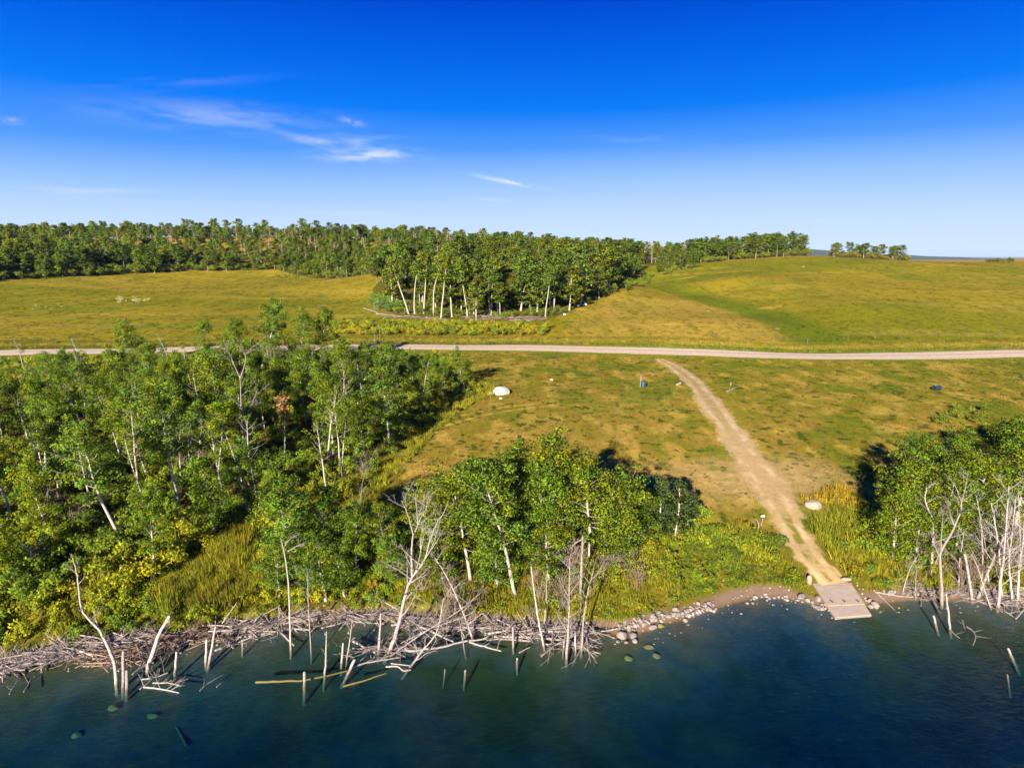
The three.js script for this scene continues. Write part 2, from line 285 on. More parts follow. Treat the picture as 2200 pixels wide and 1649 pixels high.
// noise that tiles with period P
function pnoise(x, y, P) { const ix = Math.floor(x), iy = Math.floor(y); let fx = x - ix, fy = y - iy; fx = fx * fx * (3 - 2 * fx); fy = fy * fy * (3 - 2 * fy); const m = (v) => ((v % P) + P) % P, g = (a, b) => noiseTable[m(b) * NT + m(a)]; return lerp(lerp(g(ix, iy), g(ix + 1, iy), fx), lerp(g(ix, iy + 1), g(ix + 1, iy + 1), fx), fy); }
function sheet(xs, ds, uvBox, hOff = 0) {
  const nx = xs.length, nd = ds.length, pos = new Float32Array(nx * nd * 3), uv = new Float32Array(nx * nd * 2), idx = new Uint32Array((nx - 1) * (nd - 1) * 6);
  let k = 0;
  for (let j = 0; j < nd; j++) for (let i = 0; i < nx; i++) { const o = j * nx + i; pos[o * 3] = xs[i]; pos[o * 3 + 1] = groundH(xs[i], ds[j]) + hOff; pos[o * 3 + 2] = -ds[j]; uv[o * 2] = clamp((xs[i] - uvBox[0]) / (uvBox[1] - uvBox[0])); uv[o * 2 + 1] = clamp((ds[j] - uvBox[2]) / (uvBox[3] - uvBox[2])); }
  for (let j = 0; j < nd - 1; j++) for (let i = 0; i < nx - 1; i++) { const a = j * nx + i, b = a + 1, c = a + nx, d = c + 1; idx[k++] = a; idx[k++] = b; idx[k++] = d; idx[k++] = a; idx[k++] = d; idx[k++] = c; }
  const g = new THREE.BufferGeometry(); g.setAttribute('position', new THREE.BufferAttribute(pos, 3)); g.setAttribute('uv', new THREE.BufferAttribute(uv, 2)); g.setIndex(new THREE.BufferAttribute(idx, 1)); g.computeVertexNormals(); return g;
}
const range = (a, b, s) => { const o = []; for (let v = a; v < b - 1e-6; v += s) o.push(v); o.push(b); return o; };
function shadows(o) { o.traverse((m) => { if (m.isMesh) { m.castShadow = true; m.receiveShadow = true; } }); return o; }
function structure(name, o) { o.name = name; o.userData.kind = 'structure'; shadows(o); scene.add(o); return o; }
const NEAR = [-130, 130, 18, 126];
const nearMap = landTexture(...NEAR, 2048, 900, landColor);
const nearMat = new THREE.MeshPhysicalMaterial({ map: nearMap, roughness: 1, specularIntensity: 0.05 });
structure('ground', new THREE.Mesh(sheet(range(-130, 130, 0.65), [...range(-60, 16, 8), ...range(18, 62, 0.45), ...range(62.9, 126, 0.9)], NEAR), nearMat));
const FAR = [-420, 420, 120, 520];
const farMap = landTexture(...FAR, 2048, 1024, (x, D) => landColor(x, D));
{
  const xs = [-9000, -6500, -4500, -3000, -2000, -1400, -1000, -800, ...range(-660, 660, 3.3), 800, 1000, 1400, 2000, 3000, 4500, 6500, 9000];
  const ds = [...range(125.5, 200, 1.2), ...range(202, 520, 3), 540, 570, 610, 660, 720, 800, 900, 1050, 1300, 1700, 2300, 3200, 4500, 6500, 9500];
  structure('pasture', new THREE.Mesh(sheet(xs, ds, FAR, -0.03), new THREE.MeshPhysicalMaterial({ map: farMap, roughness: 1, specularIntensity: 0.05 })));
  // low wooded ridges far off
  const crest = (az) => { const px = 1100 + F * Math.tan(az); const t = [[-2500, 560], [600, 545], [1400, 536], [1730, 537], [1800, 543], [1900, 549], [2000, 552], [2100, 554], [2200, 556.5], [2600, 559], [5000, 560]]; let i = 0; while (i < t.length - 2 && t[i + 1][0] < px) i++; return lerp(t[i][1], t[i + 1][1], clamp((px - t[i][0]) / (t[i + 1][0] - t[i][0]))); };
  const hx = range(-5200, 5200, 40), hd = range(3300, 5700, 100), nx = hx.length, pos = [], idx = [], col = [];
  for (const D of hd) for (const x of hx) {
    const az = Math.atan2(x, D), top = EYE + 4500 * Math.tan(Math.atan((824.5 - crest(az)) / F) - PITCH), ridge = Math.exp(-(((D - 4500) / 620) ** 2)), rough = fbm(x * 0.004, D * 0.004, 4) * 10 + fbm(x * 0.03, D * 0.03, 2) * 9;
    pos.push(x, 2 + Math.max(0, (top - 6) * ridge) + rough * ridge * sstep(4, 30, top), -D);
    const c = mix3([0.028, 0.05, 0.02], [0.05, 0.065, 0.026], fbm(x * 0.006, D * 0.004, 3)); col.push(...c);
  }
  for (let j = 0; j < hd.length - 1; j++) for (let i = 0; i < nx - 1; i++) { const a = j * nx + i; idx.push(a, a + 1, a + nx + 1, a, a + nx + 1, a + nx); }
  const g = new THREE.BufferGeometry(); g.setAttribute('position', new THREE.Float32BufferAttribute(pos, 3)); g.setAttribute('color', new THREE.Float32BufferAttribute(col, 3)); g.setIndex(idx); g.computeVertexNormals();
  structure('hills', new THREE.Mesh(g, new THREE.MeshStandardMaterial({ vertexColors: true, roughness: 1 })));
}
// strips that lie on the land: the gravel road and the dirt track
function ribbon(line, width, lift, cols, step, uvOf) {
  const pts = new THREE.CatmullRomCurve3(line.map((p) => new THREE.Vector3(p[0], p[2] ?? 3, -p[1]))), n = Math.ceil(pts.getLength() / step), pos = [], uv = [], idx = [], r = rngOf(5);
  let run = 0, prev = null;
  for (let i = 0; i <= n; i++) {
    const u = i / n, p = pts.getPoint(u), t = pts.getTangent(u).setY(0).normalize(), side = new THREE.Vector3(-t.z, 0, t.x), w = width(p, u);
    if (prev) run += Math.hypot(p.x - prev.x, p.z - prev.z); prev = p;
    for (let c = 0; c <= cols; c++) {
      let k = (c / cols - 0.5) * w; if (c === 0 || c === cols) k *= 1 + (fbm(run * 0.35 + c * 9, 3, 3) - 0.5) * 0.32;
      const x = p.x + side.x * k, z = p.z + side.z * k;
      pos.push(x, groundAt(x, z) + lift * (c === 0 || c === cols ? -0.6 : 1), z); uv.push(...uvOf(x, -z, k, run));
    }
  }
  for (let i = 0; i < n; i++) for (let c = 0; c < cols; c++) { const a = i * (cols + 1) + c, b = a + 1, d = a + cols + 1, e = d + 1; idx.push(a, b, e, a, e, d); }
  const g = new THREE.BufferGeometry(); g.setAttribute('position', new THREE.Float32BufferAttribute(pos, 3)); g.setAttribute('uv', new THREE.Float32BufferAttribute(uv, 2)); g.setIndex(idx); g.computeVertexNormals();
  if (g.attributes.normal.getY(10) < 0) { const a = g.index.array; for (let i = 0; i < a.length; i += 3) { const s = a[i + 1]; a[i + 1] = a[i + 2]; a[i + 2] = s; } g.computeVertexNormals(); }
  return g;
}
{
  const N = 256, d = new Uint8Array(N * N * 4);
  for (let j = 0; j < N; j++) for (let i = 0; i < N; i++) { // across: two packed wheel lanes, loose gravel between
    const a = i / N, lanes = Math.max(Math.exp(-(((a - 0.3) / 0.1) ** 2)), Math.exp(-(((a - 0.7) / 0.1) ** 2))), n = pnoise(i / 4, j / 4, 64) * 0.5 + pnoise(i / 16, j / 16, 16) * 0.5;
    const c = mix3(mix3([0.37, 0.275, 0.175], [0.5, 0.385, 0.265], lanes), [0.31, 0.23, 0.15], sstep(0.5, 0.8, n) * 0.7), o = (j * N + i) * 4; for (let q = 0; q < 3; q++) d[o + q] = toSRGB8(c[q]); d[o + 3] = 255;
  }
  const t = new THREE.DataTexture(d, N, N); t.colorSpace = THREE.SRGBColorSpace; t.wrapS = t.wrapT = THREE.RepeatWrapping; t.magFilter = t.minFilter = THREE.LinearFilter; t.needsUpdate = true;
  structure('gravel_road', new THREE.Mesh(ribbon(road.map((p) => [p[0], p[1], 6]), () => 7, 0.09, 8, 1, (x, D, k, run) => [k / 7 + 0.5, run / 9]), new THREE.MeshStandardMaterial({ map: t, roughness: 1 })));
  structure('dirt_track', new THREE.Mesh(ribbon(track.map((p) => [p[0], p[1], 3]), (p) => { const [, , a] = distPoly(track, p.x, -p.z), i = Math.min(track.length - 2, Math.floor(a)); return lerp(track[i][2], track[i + 1][2], a - i); }, 0.03, 8, 0.4, (x, D) => [(x - NEAR[0]) / (NEAR[1] - NEAR[0]), (D - NEAR[2]) / (NEAR[3] - NEAR[2])]), nearMat));
}

// thin air that the far ridges fade into
scene.fog = new THREE.FogExp2(new THREE.Color().setRGB(0.3, 0.55, 1.0), 0.000025);

// ---------------------------------------------------------------- the lake
{
  const ripples = tileNoise(512, 3, (u, v) => { let s = 0, a = 1, n = 0; for (const P of [8, 16, 32, 64]) { s += a * pnoise(u * P * 2, v * P * 2, P * 2); n += a; a *= 0.62; } return s / n; });
  ripples.repeat.set(1, 1);
  const lake = new THREE.Group();
  const xs = range(-170, 170, 10), ds = range(-70, 62, 6), pos = [], uv = [], idx = [];
  for (const D of ds) for (const x of xs) { pos.push(x, 0, -D); uv.push(x / 6.4, D / 3.2); }
  for (let j = 0; j < ds.length - 1; j++) for (let i = 0; i < xs.length - 1; i++) { const a = j * xs.length + i; idx.push(a, a + 1, a + xs.length + 1, a, a + xs.length + 1, a + xs.length); }
  const g = new THREE.BufferGeometry(); g.setAttribute('position', new THREE.Float32BufferAttribute(pos, 3)); g.setAttribute('uv', new THREE.Float32BufferAttribute(uv, 2)); g.setIndex(idx); g.computeVertexNormals();
  const surface = new THREE.Mesh(g, new THREE.MeshPhysicalMaterial({ color: 0xffffff, roughness: 0.05, metalness: 0, transmission: 1, thickness: 0, ior: 1.4, bumpMap: ripples, bumpScale: 0.045 }));
  surface.name = 'water_surface';
  const bg = new THREE.BoxGeometry(340, 6, 131); bg.translate(0, -3.03, 4.5);
  const body = new THREE.Mesh(bg, new THREE.MeshPhysicalMaterial({ color: 0xffffff, transparent: true, opacity: 0, thickness: 1, transmission: 0, ior: 1.33, attenuationColor: new THREE.Color().setRGB(0.48, 0.74, 0.77), attenuationDistance: 1.0 }));
  body.name = 'water_depth';
  lake.add(surface, body); structure('lake', lake);
  surface.castShadow = body.castShadow = false;
}

// ---------------------------------------------------------------- geometry collector
const V3 = (x, y, z) => new THREE.Vector3(x, y, z);
class Geo {
  constructor() { this.p = []; this.n = []; this.u = []; this.c = []; this.i = []; }
  tube(pts, radii, sides = 6, col = [1, 1, 1], cap = true) {
    const base = this.p.length / 3, n = pts.length; let side = null, run = 0;
    for (let k = 0; k < n; k++) {
      const t = V3().subVectors(pts[Math.min(n - 1, k + 1)], pts[Math.max(0, k - 1)]).normalize();
      if (!side) side = Math.abs(t.y) < 0.9 ? V3(0, 1, 0).cross(t).normalize() : V3(1, 0, 0).cross(t).normalize();
      side.addScaledVector(t, -side.dot(t)).normalize(); const up = V3().crossVectors(t, side);
      if (k) run += pts[k].distanceTo(pts[k - 1]);
      for (let s = 0; s <= sides; s++) {
        const a = s / sides * Math.PI * 2, ca = Math.cos(a), sa = Math.sin(a), nx = side.x * ca + up.x * sa, ny = side.y * ca + up.y * sa, nz = side.z * ca + up.z * sa, r = radii[k];
        this.p.push(pts[k].x + nx * r, pts[k].y + ny * r, pts[k].z + nz * r); this.n.push(nx, ny, nz); this.u.push(s / sides, run / 2); this.c.push(...col);
      }
    }
    for (let k = 0; k < n - 1; k++) for (let s = 0; s < sides; s++) { const a = base + k * (sides + 1) + s, b = a + 1, d = a + sides + 1, e = d + 1; this.i.push(a, b, e, a, e, d); }
    if (cap) for (const k of [0, n - 1]) if (radii[k] > 0.035) { const t = V3().subVectors(pts[k ? n - 1 : 1], pts[k ? n - 2 : 0]).normalize().multiplyScalar(k ? 1 : -1), c0 = this.p.length / 3; this.p.push(pts[k].x + t.x * radii[k] * 0.25, pts[k].y + t.y * radii[k] * 0.25, pts[k].z + t.z * radii[k] * 0.25); this.n.push(t.x, t.y, t.z); this.u.push(0.5, run / 2); this.c.push(...col.map((v) => v * 1.0)); for (let s = 0; s < sides; s++) { const a = base + k * (sides + 1) + s; k ? this.i.push(a, a + 1, c0) : this.i.push(a + 1, a, c0); } }
    return this;
  }
  // a leaf (or spray of leaves): a bent diamond of two triangles
  leaf(p, dir, face, len, wid, col, nrm) {
    const b = this.p.length / 3, s = V3().crossVectors(dir, face).normalize(), n = nrm ?? face;
    const q = [p, p.clone().addScaledVector(dir, len * 0.45).addScaledVector(s, wid / 2), p.clone().addScaledVector(dir, len), p.clone().addScaledVector(dir, len * 0.5).addScaledVector(s, -wid / 2)];
    for (const v of q) { this.p.push(v.x, v.y, v.z); this.n.push(n.x, n.y, n.z); this.u.push(0, 0); this.c.push(...col); }
    this.i.push(b, b + 1, b + 2, b, b + 2, b + 3);
  }
  leaf3(p, dir, face, len, wid, col, nrm) { // the same, small enough for one triangle
    const b = this.p.length / 3, s = V3().crossVectors(dir, face).normalize();
    for (const v of [p.clone().addScaledVector(s, wid * 0.5), p.clone().addScaledVector(s, -wid * 0.5), p.clone().addScaledVector(dir, len)]) { this.p.push(v.x, v.y, v.z); this.n.push(nrm.x, nrm.y, nrm.z); this.u.push(0, 0); this.c.push(...col); }
    this.i.push(b, b + 1, b + 2);
  }
  blade(p, dir, len, wid, col, side) {
    const b = this.p.length / 3, q = [p.clone().addScaledVector(side, -wid / 2), p.clone().addScaledVector(side, wid / 2), p.clone().addScaledVector(dir, len)], n = V3().crossVectors(side, dir).normalize().addScaledVector(V3(0, 1, 0), 0.6).normalize();
    for (const v of q) { this.p.push(v.x, v.y, v.z); this.n.push(n.x, n.y, n.z); this.u.push(0, 0); this.c.push(...col); }
    this.i.push(b, b + 1, b + 2);
  }
  get empty() { return !this.i.length; }
  build() { const g = new THREE.BufferGeometry(); g.setAttribute('position', new THREE.Float32BufferAttribute(this.p, 3)); g.setAttribute('normal', new THREE.Float32BufferAttribute(this.n, 3)); g.setAttribute('uv', new THREE.Float32BufferAttribute(this.u, 2)); g.setAttribute('color', new THREE.Float32BufferAttribute(this.c, 3)); g.setIndex(this.i); return g; }
}
const gauss = (r) => (r() + r() + r() + r() - 2) * 0.9;
const randDir = (r) => { const z = r() * 2 - 1, a = r() * Math.PI * 2, s = Math.sqrt(1 - z * z); return V3(s * Math.cos(a), z, s * Math.sin(a)); };

// ---------------------------------------------------------------- materials
function barkTexture(seed, light, dark, knots) {
  const W = 64, H = 256, d = new Uint8Array(W * H * 4), r = rngOf(seed), marks = Array.from({ length: knots }, () => [r() * W, r() * H, 3 + r() * 9, 1 + r() * 2.5]);
  for (let j = 0; j < H; j++) for (let i = 0; i < W; i++) {
    let k = sstep(0.45, 0.85, pnoise(i / 8, j / 5, 8)) * 0.45 + sstep(0.6, 0.9, pnoise(i / 3, j / 16, 16)) * 0.25;
    for (const [mx, my, a, b] of marks) { const dx = Math.min(Math.abs(i - mx), W - Math.abs(i - mx)) / a, dy = (j - my) / b, q = dx * dx + dy * dy; if (q < 1) k = Math.max(k, 1 - q * 0.4); }
    const c = mix3(light, dark, k), o = (j * W + i) * 4; for (let q = 0; q < 3; q++) d[o + q] = toSRGB8(c[q]); d[o + 3] = 255;
  }
  const t = new THREE.DataTexture(d, W, H); t.colorSpace = THREE.SRGBColorSpace; t.wrapS = t.wrapT = THREE.RepeatWrapping; t.magFilter = t.minFilter = THREE.LinearFilter; t.needsUpdate = true; return t;
}
const M = {
  aspenBark: new THREE.MeshStandardMaterial({ map: barkTexture(11, [0.38, 0.345, 0.295], [0.06, 0.05, 0.04], 26), vertexColors: true, roughness: 0.9 }),
  deadBark: new THREE.MeshStandardMaterial({ map: barkTexture(12, [0.275, 0.245, 0.228], [0.1, 0.08, 0.07], 18), vertexColors: true, roughness: 0.92 }),
  wetWood: new THREE.MeshStandardMaterial({ color: new THREE.Color().setRGB(0.15, 0.12, 0.03), map: barkTexture(13, [0.8, 0.78, 0.7], [0.5, 0.45, 0.35], 6), roughness: 0.7 }),
};
const leafMat = (r, g, b, through = 0.48) => new THREE.MeshPhysicalMaterial({ color: new THREE.Color().setRGB(r, g, b), vertexColors: true, roughness: 1, specularIntensity: 0.12, transmission: through, thickness: 0, side: THREE.DoubleSide });
M.leaf = [leafMat(1, 1, 1), leafMat(0.92, 1.02, 1.6), leafMat(1.14, 1.06, 0.8), leafMat(0.8, 0.88, 1.1)];
M.plant = leafMat(1, 1, 1);
M.grass = leafMat(1, 1, 1, 0.25);
M.yellowLeaf = leafMat(1, 1, 1);

// ---------------------------------------------------------------- things, parts, copies
const names = new Map();
function numbered(name) { const n = names.get(name) ?? 0; names.set(name, n + 1); return n ? `${name}_${String(n).padStart(3, '0')}` : name; }
function tag(o, label, category, group) { o.userData = { label, category }; if (group) o.userData.group = group; return o; }
function part(name, g, mat, parent) { const m = new THREE.Mesh(g instanceof Geo ? g.build() : g, mat); m.name = name; m.castShadow = m.receiveShadow = true; parent.add(m); return m; }
function thing(name, label, category, group) { const o = new THREE.Group(); o.name = numbered(name); tag(o, label, category, group); scene.add(o); return o; }
function solo(name, g, mat, label, category, group) { const m = new THREE.Mesh(g instanceof Geo ? g.build() : g, mat); m.name = numbered(name); m.castShadow = m.receiveShadow = true; tag(m, label, category, group); scene.add(m); return m; }
function stuffOf(name, label, g, mat, list) { // list: [x, y, z, turn, scale, scaleY, [r, g, b], tiltX, tiltZ]
  const geo = g instanceof Geo ? g.build() : g, im = new THREE.InstancedMesh(geo, mat, list.length), m = new THREE.Matrix4(), q = new THREE.Quaternion(), e = new THREE.Euler(), c = new THREE.Color();
  list.forEach(([x, y, z, turn, s, sy, col, tx = 0, tz = 0], i) => { e.set(tx, turn, tz, 'YXZ'); m.compose(V3(x, y, z), q.setFromEuler(e), V3(s, sy ?? s, s)); im.setMatrixAt(i, m); im.setColorAt(i, c.setRGB(...(col ?? [1, 1, 1]))); });
  im.name = name; im.castShadow = im.receiveShadow = true; im.userData = { kind: 'stuff', label }; return im;
}
function stuff(name, label, sets) { // one object; several instanced shapes become its children
  if (sets.length === 1) { const o = stuffOf(name, label, ...sets[0]); scene.add(o); return o; }
  const o = new THREE.Group(); o.name = name; o.userData = { kind: 'stuff', label };
  sets.forEach((s, i) => { const c = stuffOf(name + '_growth', label, ...s); if (i) c.name += '_' + String(i).padStart(3, '0'); o.add(c); }); scene.add(o); return o;
}

// ---------------------------------------------------------------- aspens
// Returns the geometries of trunk, limbs and crown of a tree about H high, standing at the origin.
function aspen(seed, o) {
  const r = rngOf(seed), { H = 10, crownFrom = 0.38, reach = 0.2, nBranch = 24, perClump = 128, leafSize = 0.128, bend = 0.04, green = [0.205, 0.31, 0.014], vary = 0.35, rad = 0.11, clumpR = 0.64, top = 1, sides = 6, yellow = 0, bare = 0 } = o;
  const trunk = new Geo(), limbs = new Geo(), crown = new Geo();
  const nT = 9, pts = [], rr = []; let bx = 0, bz = 0, dx = gauss(r) * bend, dz = gauss(r) * bend;
  for (let k = 0; k < nT; k++) { const t = k / (nT - 1); pts.push(V3(bx * H, t * H * 0.97, bz * H)); rr.push(rad * (1 - t) ** 0.8 + 0.018 + (k === 0 ? rad * 0.3 : 0)); dx += gauss(r) * bend * 0.7; dz += gauss(r) * bend * 0.7; bx += dx / nT * 2; bz += dz / nT * 2; }
  pts[0].y = -0.3; trunk.tube(pts, rr, sides);
  const at = (t) => { const f = clamp(t) * (nT - 1), i = Math.min(nT - 2, Math.floor(f)); return pts[i].clone().lerp(pts[i + 1], f - i); };
  const clumps = [];
  for (let b = 0; b < nBranch; b++) {
    const u = (b + r() * 0.8) / nBranch, t = crownFrom + (1 - crownFrom) * u * 0.97, az = b * 2.4 + r() * 1.3, prof = Math.sqrt(Math.max(0.05, 1 - Math.abs(u - 0.52) ** 1.6 * 2.1)) * (0.65 + 0.6 * r());
    const len = reach * H * prof, el = lerp(0.2, 0.85, u) + gauss(r) * 0.2, from = at(t), ca = Math.cos(az), sa = Math.sin(az);
    const bp = [from]; for (let k = 1; k <= 3; k++) { const q = k / 3, e = el + q * 0.25; bp.push(V3(from.x + ca * len * q * Math.cos(e) + gauss(r) * 0.05 * len, from.y + len * q * Math.sin(e) - 0.04 * len * q * q, from.z + sa * len * q * Math.cos(e) + gauss(r) * 0.05 * len)); }
    const br = Math.max(0.014, rad * 0.34 * (1 - u * 0.55)); limbs.tube(bp, [br, br * 0.72, br * 0.45, 0.008], 4, [0.92, 0.9, 0.86], false);
    if (r() < bare) continue;
    for (const q of [0.42, 0.68, 0.92]) { if (r() < 0.12) continue; const i = Math.min(2, Math.floor(q * 3)), c = bp[i].clone().lerp(bp[i + 1], q * 3 - i); c.x += gauss(r) * clumpR * 0.7; c.y += gauss(r) * clumpR * 0.55; c.z += gauss(r) * clumpR * 0.7; clumps.push([c, clumpR * (0.6 + 0.6 * r()) * (0.7 + 0.4 * prof)]); }
  }
  for (let k = 0; k < 3; k++) clumps.push([at(0.93 + 0.03 * k).add(V3(gauss(r) * 0.2, 0.12 * top, gauss(r) * 0.2)), clumpR * 0.62]);
  const axis = at(0.65);
  for (const [c, cr] of clumps) {
    const tone = 1 + (r() - 0.5) * vary * 1.6, hue = r(), isY = r() < yellow;
    const base = isY ? [0.34, 0.23, 0.03] : [green[0] * tone * lerp(0.8, 1.35, hue), green[1] * tone, green[2] * tone * lerp(1.25, 0.75, hue)];
    for (let k = 0; k < perClump; k++) {
      const d = randDir(r), q = cr * Math.pow(r(), 0.45), p = V3(c.x + d.x * q, c.y + d.y * q * 0.78, c.z + d.z * q);
      const face = randDir(r), dir = randDir(r); dir.addScaledVector(face, -dir.dot(face)).normalize();
      const nrm = face.clone().multiplyScalar(face.dot(d) < 0 ? -0.55 : 0.55).addScaledVector(d, 0.75).add(V3((p.x - axis.x) * 0.12, 0.28, (p.z - axis.z) * 0.12)).normalize();
      const s = leafSize * (0.7 + 0.6 * r()), j = 1 + (r() - 0.5) * 0.45; crown.leaf3(p, dir, face, s, s * 0.9, base.map((v) => v * j), nrm);
    }
  }
  return { trunk: trunk.build(), limbs: limbs.build(), crown: crown.build(), H };
}
function tree(p, name, label, group, leaf = M.leaf[0]) { const t = thing(name, label, 'tree', group); part('trunk', p.trunk, M.aspenBark, t); part('limbs', p.limbs, M.aspenBark, t); part('crown', p.crown, leaf, t); t.userData.H = p.H; return t; }
// a copy: same shapes, its own place, turn, size, lean and leaf tone
function plant(src, H, pos, turn, size, leanX, leanZ, label, group, leaf, wide = 1) {
  const t = src.clone(); t.name = numbered(src.name.replace(/_\d+$/, '')); t.userData = { label, category: 'tree' }; if (group) t.userData.group = group;
  scene.add(t); t.position.copy(pos); t.rotation.set(leanX, turn, leanZ, 'ZXY'); const s = size / H; t.scale.set(s * wide, s, s * wide);
  if (leaf) t.children.find((c) => c.name === 'crown').material = leaf; return t;
}

// ---------------------------------------------------------------- bare, dead wood
function twigs(geo, r, from, dir, len, rad, level, col) { // a branch that forks on
  const n = 4, pts = [from], radii = [rad]; const d = dir.clone(); let p = from;
  for (let k = 1; k <= n; k++) { d.add(V3(gauss(r) * 0.2, gauss(r) * 0.14 + 0.05, gauss(r) * 0.2)).normalize(); p = p.clone().addScaledVector(d, len / n); pts.push(p); radii.push(Math.max(0.006, rad * (1 - 0.8 * k / n))); }
  geo.tube(pts, radii, level > 1 ? 5 : 3, col, false);
  if (level <= 0) return;
  const m = 2 + Math.floor(r() * 3);
  for (let k = 0; k < m; k++) { const t = 0.3 + 0.65 * (k + r()) / m, f = t * n, i = Math.min(n - 1, Math.floor(f)), q = pts[i].clone().lerp(pts[i + 1], f - i), dd = dir.clone().add(randDir(r).multiplyScalar(0.85)).normalize(); twigs(geo, r, q, dd, len * (0.42 + 0.3 * r()) * (1.1 - 0.4 * t), rad * 0.5, level - 1, col); }
}
function woodTone(r, wet) { const k = 0.75 + 0.5 * r(); return [k, k * (0.97 + 0.03 * r()), k * (0.94 + 0.08 * r())]; }
// px: pixels of the photograph from the foot up; the trunk stands in the plane that faces the camera at the foot's distance
function deadTree(px, rad0, label, opt = {}) {
  const rad = rad0 * 0.74;
  const { seed = px[0][0] * 7 + px[0][1], branches = 6, from = 0.35, len = 1.6, level = 1, name = 'dead_tree', category = 'dead tree', group, lean = 0, tip = 0.25, spread = 0.8, forks = [], sink = 1.2, mat = M.deadBark } = opt;
  const r = rngOf(seed), foot = atGround(...px[0]), z = depthOf(foot), t = thing(name, label, category, group);
  const wet = groundAt(foot.x, foot.z) < 0.05;
  const line = (pts, z0, dz) => pts.map((q, k) => { const w = k / Math.max(1, pts.length - 1); return atDepth(q[0], q[1], z0 + dz * w); });
  let pts = line(px, z, lean); pts[0].copy(foot);
  const down = pts[0].clone(); const ax = pts[1].clone().sub(pts[0]).normalize(); down.addScaledVector(ax, -(wet ? sink : 0.3)); 
  const fine = (a) => { if (a.length < 3) { const o = []; const n = 4; for (let k = 0; k <= n; k++) o.push(a[0].clone().lerp(a[a.length - 1], k / n)); return o; } return new THREE.CatmullRomCurve3(a).getPoints((a.length - 1) * 4); };
  const wob = (a, s) => a.map((p, k) => k && k < a.length - 1 ? p.clone().add(V3(gauss(r) * s, 0, gauss(r) * s)) : p);
  pts = wob(fine([down, ...pts]), rad * 0.25);
  const g = new Geo(), col = woodTone(r), n = pts.length;
  g.tube(pts, pts.map((_, k) => rad * lerp(1.12, tip, (k / (n - 1)) ** 1.1) * (1 + gauss(r) * 0.07)), 8, col);
  if (wet) for (let i = 0; i < g.c.length; i += 3) if (g.p[i + 1] < 0.22 + 0.1 * r()) for (let q = 0; q < 3; q++) g.c[i + q] *= [0.5, 0.45, 0.36][q]; // stained at the waterline
  part('trunk', g, mat, t);
  const limb = (poly, r00) => { const r0 = r00 * 0.74; const l = new Geo(), q = wob(fine(poly), r0 * 0.3); l.tube(q, q.map((_, k) => r0 * lerp(1, 0.2, k / (q.length - 1))), 6, col, false); for (let k = 0; k < 4; k++) { const i = Math.floor(q.length * (0.45 + 0.5 * r())), b = q[Math.min(i, q.length - 2)], d = q[q.length - 1].clone().sub(q[0]).normalize().add(randDir(r).multiplyScalar(0.8)).normalize(); twigs(l, r, b, d, len * (0.35 + 0.4 * r()), r0 * 0.35, level, col); } part('limb', l, mat, t); };
  for (const [fp, fr, dz = 0.3] of forks) limb(line(fp, z, dz), fr);
  for (let b = 0; b < branches; b++) {
    const u = from + (1 - from) * (b + 0.3 + 0.6 * r()) / branches, f = u * (n - 1), i = Math.min(n - 2, Math.floor(f)), p = pts[i].clone().lerp(pts[i + 1], f - i), a = b * 2.4 + r() * 1.5, d = V3(Math.cos(a) * spread, 0.45 + 0.5 * r(), Math.sin(a) * spread).normalize();
    const l = new Geo(), L = len * (0.55 + 0.7 * r()) * (1.15 - 0.5 * u); twigs(l, r, p, d, L, Math.max(0.014, rad * lerp(0.42, 0.25, u)), level, col); part('limb', l, mat, t);
  }
  return t;
}
function log(px, rad0, label, opt = {}) {
  const rad = rad0 * 0.85;
  const { lift = 0.02, tip = 0.55, seed = px[0][0] * 3 + px[0][1], branches = 0, group, name = 'driftwood_log', ends = null, mat = M.deadBark, under = 0, len = 0.9, level = 0 } = opt;
  const r = rngOf(seed), pts0 = px.map(([x, y], k) => { const p = atGround(x, y); p.y = Math.max(p.y, 0) + rad * 0.5 + lift + (ends ? lerp(ends[0], ends[1], k / (px.length - 1)) : 0) - under; return p; });
  const pts = (pts0.length < 3 ? Array.from({ length: 5 }, (_, k) => pts0[0].clone().lerp(pts0[1], k / 4)) : new THREE.CatmullRomCurve3(pts0).getPoints((pts0.length - 1) * 4)).map((p, k) => k ? p.add(V3(gauss(r) * rad * 0.3, gauss(r) * rad * 0.2, gauss(r) * rad * 0.3)) : p);
  const g = new Geo(), n = pts.length, col = woodTone(r); g.tube(pts, pts.map((_, k) => rad * lerp(1, tip, k / (n - 1))), 7, col);
  if (!branches) return solo(name, g, mat, label, 'log', group);
  const t = thing(name, label, 'log', group); part('trunk', g, mat, t);
  for (let b = 0; b < branches; b++) { const f = (0.25 + 0.75 * (b + r()) / branches) * (n - 1.01), i = Math.floor(f), p = pts[i], ax = pts[n - 1].clone().sub(pts[0]).normalize(), d = ax.multiplyScalar(0.55).add(V3(gauss(r), 0.25 + 0.4 * r(), gauss(r)).normalize()).normalize(), l = new Geo(); twigs(l, r, p, d, len * (0.5 + 0.8 * r()), rad * 0.4, level, col); part('limb', l, mat, t); }
  return t;
}

